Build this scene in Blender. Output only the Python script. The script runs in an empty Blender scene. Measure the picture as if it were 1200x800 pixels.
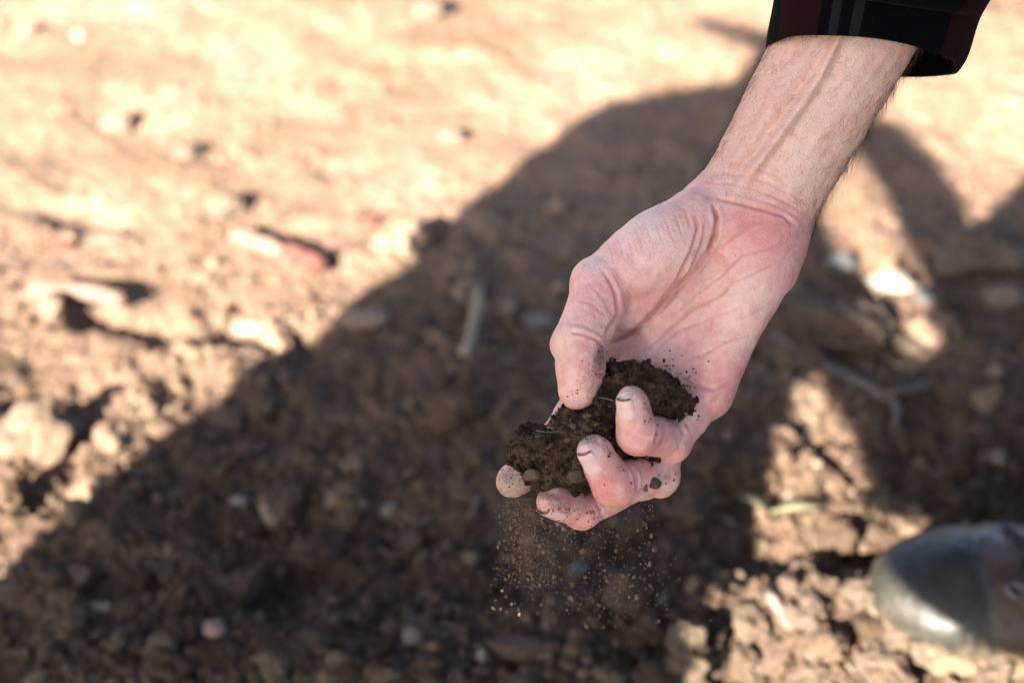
import bpy, bmesh, math, random
import numpy as np
from mathutils import Matrix, Vector

S = bpy.context.scene
COL = S.collection
R = math.radians

# ------------------------------------------------------------------ camera
CAM_H, PITCH, LENS = 0.885, R(38.0), 60.0
FPX = LENS / 36.0 * 1200.0            # focal length in photo pixels
HAND_D = 0.833                         # distance camera -> hand, metres
cam = bpy.data.cameras.new("camera")
cam.lens = LENS; cam.sensor_width = 36.0; cam.clip_start = 0.02; cam.clip_end = 1000.0
cam.dof.use_dof = True; cam.dof.focus_distance = HAND_D - 0.018; cam.dof.aperture_fstop = 4.2
cam.dof.aperture_blades = 9
cam_o = bpy.data.objects.new("camera", cam); COL.objects.link(cam_o)
cam_o.location = (0, 0, CAM_H); cam_o.rotation_euler = (math.pi / 2 - PITCH, 0, 0)
S.camera = cam_o

# ------------------------------------------------------------------ sky and sun
SUN_AZ, SUN_EL = R(55.0), R(26.5)      # azimuth (from +X) towards which the shadows fall, elevation
LDIR = np.array([math.cos(SUN_EL) * math.cos(SUN_AZ), math.cos(SUN_EL) * math.sin(SUN_AZ), -math.sin(SUN_EL)])
UDIR = np.array([math.sin(SUN_AZ), -math.cos(SUN_AZ), 0.0])
VDIR = np.cross(UDIR, LDIR); VDIR = VDIR if VDIR[2] > 0 else -VDIR
w = bpy.data.worlds.new("World"); S.world = w; w.use_nodes = True
nt = w.node_tree; bg = nt.nodes["Background"]
sky = nt.nodes.new("ShaderNodeTexSky"); sky.sky_type = 'NISHITA'; sky.sun_disc = False
sky.sun_elevation = SUN_EL
sx, sy = -LDIR[0], -LDIR[1]            # direction towards the sun
sky.sun_rotation = math.atan2(sx, sy)
sky.air_density = 0.5; sky.dust_density = 1.5; sky.ozone_density = 0.4
nt.links.new(sky.outputs[0], bg.inputs[0]); bg.inputs[1].default_value = 0.05
sun = bpy.data.lights.new("sun", 'SUN'); sun.energy = 5.0; sun.angle = R(0.45); sun.color = (1.0, 0.90, 0.80)
sun_o = bpy.data.objects.new("sun", sun); COL.objects.link(sun_o)
sun_o.location = (-3, -4, 5)
sun_o.rotation_euler = Vector(LDIR.tolist()).to_track_quat('-Z', 'Y').to_euler()
S.view_settings.view_transform = 'Standard'; S.view_settings.look = 'None'
S.view_settings.exposure = 3.28; S.view_settings.gamma = 1.0
S.render.engine = 'CYCLES'
S.cycles.use_denoising = True
S.cycles.max_bounces = 6; S.cycles.diffuse_bounces = 3

# ------------------------------------------------------------------ numeric helpers
CP, SP = math.cos(PITCH), math.sin(PITCH)
B_R = np.array([1.0, 0, 0]); B_U = np.array([0, SP, CP]); B_B = np.array([0, -CP, SP])


def ray(px, py):
    return B_R * ((px - 600) / FPX) - B_U * ((py - 400) / FPX) - B_B


def G(px, py, z=0.0):
    r = ray(px, py); t = (z - CAM_H) / r[2]
    return np.array([0, 0, CAM_H]) + r * t


def M(px, py, dz=0.0):
    """point near the hand in millimetres: right, up, towards the lens, origin on the optical axis at the hand's distance"""
    dep = HAND_D * 1000 - dz
    return np.array([(px - 600) / FPX * dep, -(py - 400) / FPX * dep, dz])


def hand_to_world(v):
    v = np.asarray(v, float) / 1000.0
    return (np.array([0, 0, CAM_H]) - B_B * HAND_D + v[..., 0:1] * B_R + v[..., 1:2] * B_U + v[..., 2:3] * B_B)


def hand_px(v):
    dep = HAND_D * 1000 - v[:, 2]
    return np.stack([600 + v[:, 0] * FPX / dep, 400 - v[:, 1] * FPX / dep], 1)


class Noise:
    def __init__(self, seed, n=32):
        self.n = n; self.t = np.random.default_rng(seed).uniform(-1, 1, (n, n, n)).astype(np.float32)

    def __call__(self, p, scale):
        q = np.asarray(p) / scale
        i = np.floor(q).astype(np.int64); f = (q - i).astype(np.float32); f = f * f * (3 - 2 * f)
        n = self.n; i %= n; j = (i + 1) % n; t = self.t
        x0, y0, z0 = i[:, 0], i[:, 1], i[:, 2]; x1, y1, z1 = j[:, 0], j[:, 1], j[:, 2]
        fx, fy, fz = f[:, 0], f[:, 1], f[:, 2]
        a = t[x0, y0, z0] * (1 - fx) + t[x1, y0, z0] * fx
        b = t[x0, y1, z0] * (1 - fx) + t[x1, y1, z0] * fx
        c = t[x0, y0, z1] * (1 - fx) + t[x1, y0, z1] * fx
        d = t[x0, y1, z1] * (1 - fx) + t[x1, y1, z1] * fx
        return (a * (1 - fy) + b * fy) * (1 - fz) + (c * (1 - fy) + d * fy) * fz


NZ = Noise(3); NZ2 = Noise(17); NZ3 = Noise(41)


def fbm(p, scale, oct=4, gain=0.5, nz=NZ):
    s = 0; a = 1.0
    for o in range(oct):
        s = s + a * nz(np.asarray(p) + 37.1 * o * scale, scale / 2 ** o); a *= gain
    return s


def smin(a, b, k):
    h = np.maximum(k - np.abs(a - b), 0) / k
    return np.minimum(a, b) - h * h * k * 0.25


def d_cone(p, a, b, ra, rb):
    a = np.asarray(a, float); b = np.asarray(b, float); ab = b - a
    t = np.clip(((p - a) @ ab) / (ab @ ab), 0, 1)
    return np.linalg.norm(p - a - t[:, None] * ab, axis=1) - (ra + t * (rb - ra))


def d_ell(p, c, r, rot=None):
    q = p - np.asarray(c, float)
    if rot is not None: q = q @ rot
    r = np.asarray(r, float)
    k0 = np.linalg.norm(q / r, axis=1); k1 = np.linalg.norm(q / (r * r), axis=1) + 1e-9
    return k0 * (k0 - 1) / k1


def frame(axis, hint=(0, 0, 1)):
    """columns: axis, side, up~hint"""
    t = np.asarray(axis, float); t = t / np.linalg.norm(t)
    n = np.asarray(hint, float); n = n - t * (n @ t); n = n / np.linalg.norm(n)
    return np.stack([t, np.cross(n, t), n], 1)


def surface_nets(v, lo, h):
    s = v < 0
    c = np.zeros(tuple(np.array(v.shape) - 1), np.int8)
    for i in (0, 1):
        for j in (0, 1):
            for k in (0, 1):
                c += s[i:v.shape[0] - 1 + i, j:v.shape[1] - 1 + j, k:v.shape[2] - 1 + k]
    act = np.argwhere((c > 0) & (c < 8))
    idx = -np.ones(c.shape, np.int64); idx[tuple(act.T)] = np.arange(len(act))
    acc = np.zeros((len(act), 3)); cnt = np.zeros(len(act))
    E3 = np.eye(3, dtype=int)
    for ax in range(3):
        o1, o2 = E3[(ax + 1) % 3], E3[(ax + 2) % 3]
        for i in (0, 1):
            for j in (0, 1):
                q = act + o1 * i + o2 * j; q2 = q + E3[ax]
                a = v[tuple(q.T)]; b = v[tuple(q2.T)]
                m = (a < 0) != (b < 0)
                t = np.where(m, a / np.where(m, a - b, 1), 0)
                pt = q + t[:, None] * E3[ax]
                acc[m] += pt[m]; cnt[m] += 1
    verts = np.asarray(lo) + acc / cnt[:, None] * h
    faces = []
    for ax in range(3):
        sl0 = [slice(None)] * 3; sl1 = [slice(None)] * 3
        sl0[ax] = slice(0, -1); sl1[ax] = slice(1, None)
        a = s[tuple(sl0)]; b = s[tuple(sl1)]
        e = np.argwhere(a != b)
        b1, b2 = (ax + 1) % 3, (ax + 2) % 3
        ok = (e[:, b1] > 0) & (e[:, b2] > 0) & (e[:, b1] < c.shape[b1]) & (e[:, b2] < c.shape[b2])
        e = e[ok]; sg = a[tuple(e.T)]
        q = []
        for (i, j) in ((1, 1), (0, 1), (0, 0), (1, 0)):
            q.append(idx[tuple((e - E3[b1] * i - E3[b2] * j).T)])
        q = np.stack(q, 1)
        q[~sg] = q[~sg][:, ::-1]
        faces.append(q)
    return verts, np.concatenate(faces)


def sdf_mesh(fn, lo, hi, h, B=16):
    lo = np.asarray(lo, float); n = (np.ceil((np.asarray(hi) - lo) / h / B).astype(int)) * B
    v = np.empty(n, np.float32)
    nb = n // B
    g = np.stack(np.meshgrid(*[np.arange(k) for k in nb], indexing='ij'), -1).reshape(-1, 3)
    d = fn(lo + (g * B + (B - 1) / 2) * h)
    rad = B * h * 0.95 + 4 * h
    loc = np.stack(np.meshgrid(*[np.arange(B)] * 3, indexing='ij'), -1).reshape(-1, 3)
    far = np.abs(d) > rad * 1.5
    for k in np.where(far)[0]:
        a = g[k] * B; v[a[0]:a[0] + B, a[1]:a[1] + B, a[2]:a[2] + B] = 1e3 if d[k] > 0 else -1e3
    near = np.where(~far)[0]
    for s0 in range(0, len(near), 64):
        ks = near[s0:s0 + 64]
        pts = (g[ks][:, None, :] * B + loc[None]).reshape(-1, 3)
        dd = fn(lo + pts * h).reshape(len(ks), B, B, B)
        for q, k in enumerate(ks):
            a = g[k] * B; v[a[0]:a[0] + B, a[1]:a[1] + B, a[2]:a[2] + B] = dd[q]
    return surface_nets(v, lo, h)


def normals(v, f):
    a, b, c, d = (v[f[:, i]] for i in range(4))
    n = np.cross(c - a, d - b)
    o = np.zeros_like(v)
    for i in range(4): np.add.at(o, f[:, i], n)
    return o / (np.linalg.norm(o, axis=1, keepdims=True) + 1e-12)


def poly_dist(q, line):
    """distance of 2D points to a polyline and the parameter 0..1 along it"""
    line = np.asarray(line, float); best = np.full(len(q), 1e9); par = np.zeros(len(q)); side = np.zeros(len(q))
    L = np.concatenate([[0], np.cumsum(np.linalg.norm(np.diff(line, axis=0), axis=1))])
    for i in range(len(line) - 1):
        a, b = line[i], line[i + 1]; ab = b - a
        t = np.clip(((q - a) @ ab) / (ab @ ab), 0, 1)
        r = q - a - t[:, None] * ab; d = np.linalg.norm(r, axis=1)
        m = d < best
        best[m] = d[m]; par[m] = (L[i] + t[m] * (L[i + 1] - L[i])) / L[-1]
        side[m] = np.sign(ab[0] * r[m, 1] - ab[1] * r[m, 0])
    return best, par, side


# ------------------------------------------------------------------ object helpers
def mesh_obj(name, v, f, m, parent=None, smooth=True):
    me = bpy.data.meshes.new(name)
    v = np.asarray(v, np.float32)
    if isinstance(f, np.ndarray):
        k = f.shape[1]; me.vertices.add(len(v)); me.vertices.foreach_set("co", v.ravel())
        me.loops.add(f.size); me.loops.foreach_set("vertex_index", f.ravel().astype(np.int32))
        me.polygons.add(len(f)); me.polygons.foreach_set("loop_start", (np.arange(len(f)) * k).astype(np.int32))
        me.update(calc_edges=True); me.validate()
    else:
        me.from_pydata(v.tolist(), [], f)
    me.polygons.foreach_set("use_smooth", [smooth] * len(me.polygons))
    me.materials.append(m)
    o = bpy.data.objects.new(name, me); COL.objects.link(o)
    if parent is not None:
        o.parent = parent; o.matrix_parent_inverse = Matrix.Translation(-parent.location)
    return o


def attr(o, name, data):
    a = o.data.attributes.new(name, 'FLOAT_COLOR', 'POINT')
    a.data.foreach_set("color", np.asarray(data, np.float32).ravel())


def tag(o, label=None, cat=None, group=None, kind=None):
    for k, x in (("label", label), ("category", cat), ("group", group), ("kind", kind)):
        if x: o[k] = x
    return o


def empty(name, loc):
    o = bpy.data.objects.new(name, None); COL.objects.link(o); o.location = [float(c) for c in loc]
    o.empty_display_size = 0.05
    return o


_ico = {}


def ico(n):
    if n not in _ico:
        bm = bmesh.new(); bmesh.ops.create_icosphere(bm, subdivisions=n, radius=1.0)
        bm.verts.ensure_lookup_table()
        _ico[n] = (np.array([x.co for x in bm.verts]), np.array([[x.index for x in q.verts] for q in bm.faces])); bm.free()
    return _ico[n]


def rot_random(rng):
    q = rng.normal(size=4); q /= np.linalg.norm(q)
    return np.array(Matrix.Rotation(0, 3, 'X') @ __import__('mathutils').Quaternion(q.tolist()).to_matrix())


def lump(rng, n, r, rough=0.35, facet=0.0, oct=3):
    """an uneven clod or stone about the origin, semi-axes r"""
    v, f = ico(n); off = rng.uniform(0, 500, 3)
    s = np.maximum(1 + rough * fbm(v + off, 0.9, oct, 0.6), 0.25)
    p = v * s[:, None]
    if facet:
        for _ in range(7):
            d = rng.normal(size=3); d /= np.linalg.norm(d); c = rng.uniform(0.55, 0.85)
            k = p @ d; p = p - np.maximum(k - c, 0)[:, None] * d * facet
    return (p * np.asarray(r)) , f


def tube(pts, rad, seg=6, cap=True):
    pts = np.asarray(pts, float); n = len(pts)
    rad = np.broadcast_to(np.asarray(rad, float), (n,))
    v = []; ref = np.array([0.3, 0.2, 0.93])
    for i in range(n):
        t = pts[min(i + 1, n - 1)] - pts[max(i - 1, 0)]; t /= np.linalg.norm(t) + 1e-12
        a = np.cross(t, ref); a /= np.linalg.norm(a) + 1e-9; b = np.cross(t, a)
        for k in range(seg):
            an = 2 * math.pi * k / seg; v.append(pts[i] + rad[i] * (math.cos(an) * a + math.sin(an) * b))
    f = [[i * seg + k, i * seg + (k + 1) % seg, (i + 1) * seg + (k + 1) % seg, (i + 1) * seg + k] for i in range(n - 1) for k in range(seg)]
    if cap:
        f += [list(range(seg))[::-1], [(n - 1) * seg + k for k in range(seg)]]
    return np.array(v), f


class Pile:
    """collects many little pieces into one mesh"""
    def __init__(self): self.v = []; self.f = []; self.n = 0; self.c = []

    def add(self, v, f, col=None):
        self.v.append(v); self.f.append(np.asarray(f) + self.n); self.n += len(v)
        if col is not None: self.c.append(np.tile(np.array([*col, 1.0]), (len(v), 1)))

    def build(self, name, m, parent=None, smooth=True):
        o = mesh_obj(name, np.concatenate(self.v), np.concatenate(self.f), m, parent, smooth)
        if self.c: attr(o, "tint", np.concatenate(self.c))
        return o


# ------------------------------------------------------------------ materials
class NT:
    def __init__(self, name):
        self.m = bpy.data.materials.new(name); self.m.use_nodes = True
        self.t = self.m.node_tree; self.b = self.t.nodes["Principled BSDF"]; self.co = None

    def n(self, kind, **kw):
        x = self.t.nodes.new(kind)
        for k, val in kw.items(): setattr(x, k, val)
        return x

    def l(self, a, b): self.t.links.new(a, b)

    def coord(self):
        if self.co is None: self.co = self.n("ShaderNodeTexCoord").outputs["Object"]
        return self.co

    def noise(self, scale, detail=4, rough=0.6, dist=0.0):
        x = self.n("ShaderNodeTexNoise"); self.l(self.coord(), x.inputs["Vector"])
        x.inputs["Scale"].default_value = scale; x.inputs["Detail"].default_value = detail
        x.inputs["Roughness"].default_value = rough; x.inputs["Distortion"].default_value = dist
        return x.outputs["Fac"]

    def voro(self, scale, feature='F1'):
        x = self.n("ShaderNodeTexVoronoi", feature=feature); self.l(self.coord(), x.inputs["Vector"])
        x.inputs["Scale"].default_value = scale
        return x.outputs["Distance"]

    def ramp(self, fac, stops, interp='LINEAR'):
        x = self.n("ShaderNodeValToRGB"); self.l(fac, x.inputs[0]); e = x.color_ramp.elements
        x.color_ramp.interpolation = interp
        while len(e) < len(stops): e.new(0.5)
        for q, (p, c) in zip(e, stops):
            q.position = p; q.color = (*c, 1) if len(c) == 3 else c
        return x.outputs[0]

    def mix(self, fac, a, b, mode='MIX'):
        x = self.n("ShaderNodeMix", data_type='RGBA', blend_type=mode)
        for s, val in ((x.inputs[0], fac), (x.inputs[6], a), (x.inputs[7], b)):
            if hasattr(val, "links"): self.l(val, s)
            elif isinstance(val, (int, float)): s.default_value = val
            else: s.default_value = (*val, 1)
        return x.outputs[2]

    def math(self, op, a, b=0.0, clamp=False):
        x = self.n("ShaderNodeMath", operation=op); x.use_clamp = clamp
        for s, val in ((x.inputs[0], a), (x.inputs[1], b)):
            if hasattr(val, "links"): self.l(val, s)
            else: s.default_value = val
        return x.outputs[0]

    def attr(self, name):
        x = self.n("ShaderNodeAttribute"); x.attribute_name = name
        return x

    def bump(self, h, strength, dist, prev=None):
        x = self.n("ShaderNodeBump"); self.l(h, x.inputs["Height"])
        x.inputs["Strength"].default_value = strength; x.inputs["Distance"].default_value = dist
        if prev is not None: self.l(prev, x.inputs["Normal"])
        return x.outputs[0]

    def done(self, col=None, rough=0.8, normal=None, spec=0.3):
        if col is not None:
            if hasattr(col, "links"): self.l(col, self.b.inputs["Base Color"])
            else: self.b.inputs["Base Color"].default_value = (*col, 1)
        if hasattr(rough, "links"): self.l(rough, self.b.inputs["Roughness"])
        else: self.b.inputs["Roughness"].default_value = rough
        if normal is not None: self.l(normal, self.b.inputs["Normal"])
        self.b.inputs["Specular IOR Level"].default_value = spec
        return self.m


def mat_ground():
    t = NT("dry_soil")
    c = t.ramp(t.noise(5, 6, 0.65), [(0.30, (0.112, 0.076, 0.052)), (0.5, (0.150, 0.104, 0.072)), (0.68, (0.192, 0.140, 0.100))])
    c2 = t.ramp(t.noise(70, 5, 0.7), [(0.3, (0.55, 0.52, 0.50)), (0.55, (1.0, 1.0, 1.0)), (0.75, (1.45, 1.42, 1.38))])
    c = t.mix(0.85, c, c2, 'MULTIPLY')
    dm = t.attr("soil_shade").outputs["Color"]
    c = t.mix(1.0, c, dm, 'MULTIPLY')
    straw = t.ramp(t.noise(190, 3, 0.5), [(0.66, (0, 0, 0)), (0.72, (1, 1, 1))])
    c = t.mix(t.math('MULTIPLY', straw, 0.35), c, (0.36, 0.29, 0.22))
    b = t.bump(t.noise(260, 6, 0.75), 0.8, 0.004)
    b = t.bump(t.voro(170), 0.45, 0.004, b)
    return t.done(c, 0.95, b, 0.12)


def mat_clod(name, dark=1.0):
    t = NT(name)
    a = t.attr("tint").outputs["Color"]
    c2 = t.ramp(t.noise(160, 5, 0.7), [(0.3, (0.55, 0.53, 0.5)), (0.55, (1, 1, 1)), (0.75, (1.4, 1.38, 1.34))])
    c = t.mix(0.8, a, c2, 'MULTIPLY')
    b = t.bump(t.noise(420, 5, 0.75), 0.8, 0.003)
    return t.done(c, 0.95, b, 0.12)


def mat_plain(name, col, col2, scale=90, rough=0.8, bump=0.4, spec=0.2, stretch=None):
    t = NT(name)
    if stretch:
        mp = t.n("ShaderNodeMapping"); t.l(t.coord(), mp.inputs[0]); mp.inputs["Scale"].default_value = stretch; t.co = mp.outputs[0]
    c = t.ramp(t.noise(scale, 5, 0.65), [(0.32, col2), (0.62, col)])
    return t.done(c, rough, t.bump(t.noise(scale * 3, 4, 0.7), bump, 0.002), spec)


def mat_skin():
    t = NT("skin")
    a = t.attr("skin"); dirt = t.attr("dirt")
    mot = t.ramp(t.noise(170, 4, 0.6), [(0.30, (0.93, 0.80, 0.78)), (0.50, (1, 1, 1)), (0.70, (1.03, 1.08, 1.07))])
    c = t.mix(0.9, a.outputs["Color"], mot, 'MULTIPLY')
    fine = t.ramp(t.noise(900, 3, 0.6), [(0.3, (0.93, 0.88, 0.87)), (0.6, (1.02, 1.03, 1.03))])
    c = t.mix(0.6, c, fine, 'MULTIPLY')
    # dust and soil sticking to the skin
    dn = t.noise(620, 6, 0.8)
    sep = t.n("ShaderNodeSeparateColor"); t.l(dirt.outputs["Color"], sep.inputs[0])
    dm = t.math('MULTIPLY', t.math('SUBTRACT', t.math('ADD', sep.outputs[0], dn), 0.86), 2.6, True)
    c = t.mix(t.math('MULTIPLY', dm, 0.85), c, (0.085, 0.055, 0.034))
    du = t.math('MULTIPLY', t.math('SUBTRACT', t.math('ADD', sep.outputs[1], t.noise(700, 3, 0.6)), 0.8), 2.5, True)
    c = t.mix(t.math('MULTIPLY', du, 0.75), c, (0.25, 0.18, 0.115))
    vx = t.n("ShaderNodeTexVoronoi", feature='DISTANCE_TO_EDGE'); t.l(t.coord(), vx.inputs["Vector"]); vx.inputs["Scale"].default_value = 650
    b = t.bump(vx.outputs["Distance"], 0.45, 0.0007)
    b = t.bump(t.noise(430, 4, 0.55), 0.22, 0.0014, b)
    b = t.bump(dm, 0.5, 0.0008, b)
    m = t.done(c, 0.45, b, 0.42)
    t.b.inputs["Subsurface Weight"].default_value = 0.04
    t.b.inputs["Subsurface Radius"].default_value = (1.0, 0.35, 0.2)
    t.b.inputs["Subsurface Scale"].default_value = 0.003
    return m


def mat_plaid():
    t = NT("plaid_flannel")
    uv = t.n("ShaderNodeAttribute"); uv.attribute_name = "weave"
    sp = t.n("ShaderNodeSeparateXYZ"); t.l(uv.outputs["Vector"], sp.inputs[0])
    U, V = sp.outputs[0], sp.outputs[1]
    K, MR, GY = (0.0018, 0.0018, 0.0022), (0.016, 0.0045, 0.005), (0.015, 0.015, 0.018)
    fu = t.math('FRACT', U)
    st = t.ramp(fu, [(0.0, K), (0.3, MR), (0.4, K), (0.555, MR), (0.652, K), (0.670, GY), (0.6845, K), (0.705, GY), (0.721, K), (0.869, MR), (0.985, K)], 'CONSTANT')
    fv = t.math('FRACT', V)
    sv = t.ramp(fv, [(0.0, K), (0.55, MR), (0.75, K), (0.85, GY), (0.88, K)], 'CONSTANT')
    # woven: warp and weft alternate along a fine diagonal twill
    tw = t.math('FRACT', t.math('ADD', t.math('MULTIPLY', U, 160.0), t.math('MULTIPLY', V, 70.0)))
    c = t.mix(t.math('MULTIPLY', t.math('GREATER_THAN', tw, 0.5), 0.35), st, sv)
    c = t.mix(0.7, c, t.ramp(t.noise(1500, 3, 0.7), [(0.3, (0.55, 0.55, 0.55)), (0.6, (1.1, 1.1, 1.1)), (0.8, (2.0, 2.0, 2.0))]), 'MULTIPLY')
    b = t.bump(t.noise(1200, 3, 0.7), 0.5, 0.0012)
    m = t.done(c, 0.95, b, 0.03)
    t.b.inputs["Sheen Weight"].default_value = 0.02
    return m


def mat_boot():
    t = NT("muddy_boot_leather")
    c = t.mix(1.0, t.attr("leather").outputs["Color"], t.ramp(t.noise(40, 5, 0.65), [(0.3, (0.55, 0.55, 0.52)), (0.5, (1, 1, 1)), (0.7, (1.6, 1.5, 1.4))]), 'MULTIPLY')
    c_ = t.ramp(t.noise(16, 5, 0.6), [(0.34, (0.016, 0.018, 0.015)), (0.48, (0.032, 0.029, 0.022)), (0.60, (0.070, 0.050, 0.036))])
    g = t.n("ShaderNodeSeparateXYZ"); t.l(t.coord(), g.inputs[0])
    mud = t.math('ADD', t.math('MULTIPLY', g.outputs[2], -14.0), t.math('MULTIPLY', t.noise(45, 5, 0.7), 1.2))
    mud = t.math('MULTIPLY', t.math('SUBTRACT', mud, 0.02), 2.5, True)
    c = t.mix(t.math('MULTIPLY', mud, 0.9), c, (0.13, 0.10, 0.06))
    r = t.ramp(t.noise(30, 4), [(0.35, (0.22, 0.22, 0.22)), (0.7, (0.55, 0.55, 0.55))])
    return t.done(c, r, t.bump(t.noise(120, 4, 0.6), 0.5, 0.003), 0.3)


MT = {}
MT['ground'] = mat_ground()
MT['clod'] = mat_clod("soil_clod")
MT['skin'] = mat_skin()
MT['plaid'] = mat_plaid()
MT['boot'] = mat_boot()
MT['sole'] = mat_plain("muddy_rubber", (0.13, 0.098, 0.062), (0.06, 0.045, 0.03), 50, 0.8)
MT['metal'] = mat_plain("dull_eyelet", (0.10, 0.10, 0.10), (0.05, 0.05, 0.05), 90, 0.4, 0.1, 0.5)
MT['lace'] = mat_plain("black_lace", (0.015, 0.015, 0.016), (0.03, 0.028, 0.026), 300, 0.8)
MT['trousers'] = mat_plain("dark_denim", (0.03, 0.035, 0.05), (0.02, 0.022, 0.03), 200, 0.9)
MT['jacket'] = mat_plain("dark_jacket", (0.04, 0.045, 0.04), (0.025, 0.028, 0.026), 60, 0.9)
MT['hair'] = mat_plain("brown_hair", (0.10, 0.062, 0.035), (0.06, 0.036, 0.02), 300, 0.6)
MT['nail'] = mat_plain("fingernail", (0.74, 0.52, 0.45), (0.69, 0.45, 0.385), 260, 0.28, 0.05, 0.6)
MT['nail_dirt'] = mat_plain("dirty_nail_edge", (0.24, 0.165, 0.115), (0.07, 0.045, 0.03), 1500, 0.9)
MT['pale_wood'] = mat_plain("weathered_stalk", (0.155, 0.10, 0.075), (0.10, 0.063, 0.047), 60, 0.85, 0.4, 0.2)
MT['red_wood'] = mat_plain("reddish_stalk", (0.090, 0.038, 0.027), (0.055, 0.024, 0.018), 60, 0.85)
MT['grey_wood'] = mat_plain("grey_twig", (0.13, 0.105, 0.088), (0.075, 0.06, 0.05), 80, 0.9)
MT['straw'] = mat_plain("dry_straw", (0.25, 0.21, 0.14), (0.15, 0.12, 0.08), 90, 0.8)
MT['white_stone'] = mat_plain("chalky_stone", (0.20, 0.175, 0.135), (0.14, 0.12, 0.092), 110, 0.8)
MT['grey_stone'] = mat_plain("grey_stone", (0.11, 0.11, 0.105), (0.07, 0.07, 0.066), 90, 0.8)
MT['pink_stone'] = mat_plain("pinkish_stone", (0.20, 0.148, 0.112), (0.14, 0.10, 0.074), 90, 0.85)
MT['green'] = mat_plain("pale_green_leaf", (0.15, 0.14, 0.08), (0.10, 0.10, 0.055), 90, 0.6)
MT['held_pebble'] = mat_plain("tan_pebble", (0.15, 0.10, 0.06), (0.09, 0.06, 0.035), 500, 0.9)
MT['held_stone'] = mat_plain("soil_crusted_stone", (0.10, 0.075, 0.05), (0.045, 0.032, 0.02), 500, 0.95)
MT['red_leaf'] = mat_plain("red_brown_leaf", (0.13, 0.05, 0.035), (0.08, 0.03, 0.02), 90, 0.8)

# ------------------------------------------------------------------ the ground: one sheet to the horizon
DX = 0.0026
gx = np.arange(-0.95, 0.9501, DX); gy = np.arange(0.40, 2.3001, DX)


def stretch(a, far, n):
    k = np.geomspace(DX, far, n); return np.cumsum(k)


gxs = np.concatenate([gx[0] - stretch(gx, 60, 46)[::-1], gx, gx[-1] + stretch(gx, 60, 46)])
gys = np.concatenate([gy[0] - stretch(gy, 60, 46)[::-1], gy, gy[-1] + stretch(gy, 60, 46)])
rngg = np.random.default_rng(5)
GXX, GYY = np.meshgrid(gxs, gys, indexing='ij')
pts = np.stack([GXX.ravel(), GYY.ravel(), np.zeros(GXX.size)], 1)
core = np.clip(1.25 - np.maximum(np.abs(pts[:, 0]) / 0.95, np.abs(pts[:, 1] - 1.35) / 0.95), 0, 0.25) * 4
hh = 0.020 * fbm(pts, 0.42, 2, 0.5, NZ2)
near = np.clip((1.32 - pts[:, 1] + 0.12 * (pts[:, 0])) / 0.35, 0, 1)        # looser, rougher soil in front
f1 = fbm(pts + 11, 0.085, 5, 0.58, NZ)
hh += core * ((0.006 + 0.007 * near) * f1 + 0.0046 * (0.22 + near) * np.abs(fbm(pts + 5, 0.030, 4, 0.75, NZ3)) + 0.0027 * (0.18 + near) * fbm(pts + 9, 0.011, 2, 0.8, NZ2))
HG = hh.reshape(GXX.shape)
ix0 = 46; iy0 = 46
H = HG[ix0:ix0 + len(gx), iy0:iy0 + len(gy)]


def stamp(x, y, r, asp=0.7, sink=0.45, power=1.0, sx=1.0, sy=1.0, ang=0.0, neg=False):
    R2 = r * 1.6 * max(sx, sy)
    i0, i1 = np.searchsorted(gx, [x - R2, x + R2]); j0, j1 = np.searchsorted(gy, [y - R2, y + R2])
    if i1 - i0 < 2 or j1 - j0 < 2: return
    a = gx[i0:i1][:, None] - x; b = gy[j0:j1][None] - y
    ca, sa = math.cos(ang), math.sin(ang)
    p, q = (a * ca + b * sa) / sx, (-a * sa + b * ca) / sy
    th = np.arctan2(q, p); k = rngg.uniform(0, 6.28, 3)
    rr = r * (1 + 0.16 * np.sin(2 * th + k[0]) + 0.12 * np.sin(3 * th + k[1]) + 0.08 * np.sin(5 * th + k[2]))
    d2 = (p * p + q * q) / (rr * rr)
    if neg:
        H[i0:i1, j0:j1] -= asp * r * np.clip(1 - d2, 0, 1) ** 1.3
    else:
        base = H[i0:i1, j0:j1]
        lift = asp * r * (np.sqrt(np.clip(1 - d2, 0, 1)) ** power)
        H[i0:i1, j0:j1] = base + np.where(d2 < 1, np.maximum(lift - sink * asp * r * 0.4, 0), 0)


for _ in range(380):                      # crumbly relief, denser in the near, loose part
    y = rngg.uniform(0.55, 1.9); x = rngg.uniform(-0.72, 0.72)
    keep = 1.0 if y < 1.15 else (0.55 if y < 1.4 else 0.30)
    if rngg.uniform() > keep: continue
    r = 0.004 + 0.010 * rngg.pareto(2.6)
    stamp(x, y, min(r, 0.020), rngg.uniform(0.25, 0.55), 0.4, 1.0, rngg.uniform(0.8, 1.5), 1.0, rngg.uniform(0, 3.1))
for _ in range(26):
    stamp(rngg.uniform(-0.6, 0.6), rngg.uniform(0.75, 1.3), rngg.uniform(0.015, 0.04), rngg.uniform(0.2, 0.4), neg=True)


def ridge_px(a, b, wid, hgt):
    """a low ridge (or, below zero, a furrow) between two places on the soil"""
    A, Bq = G(*a)[:2], G(*b)[:2]
    GXc, GYc = np.meshgrid(gx, gy, indexing='ij'); q = np.stack([GXc.ravel(), GYc.ravel()], 1)
    d, t, s = poly_dist(q, [A, Bq])
    n = NZ2(np.concatenate([q, np.zeros((len(q), 1))], 1), 0.03)
    H[...] += (hgt * np.exp(-(d / wid / (1 + 0.4 * n)) ** 2) * (0.8 + 0.4 * n)).reshape(H.shape)


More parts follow.
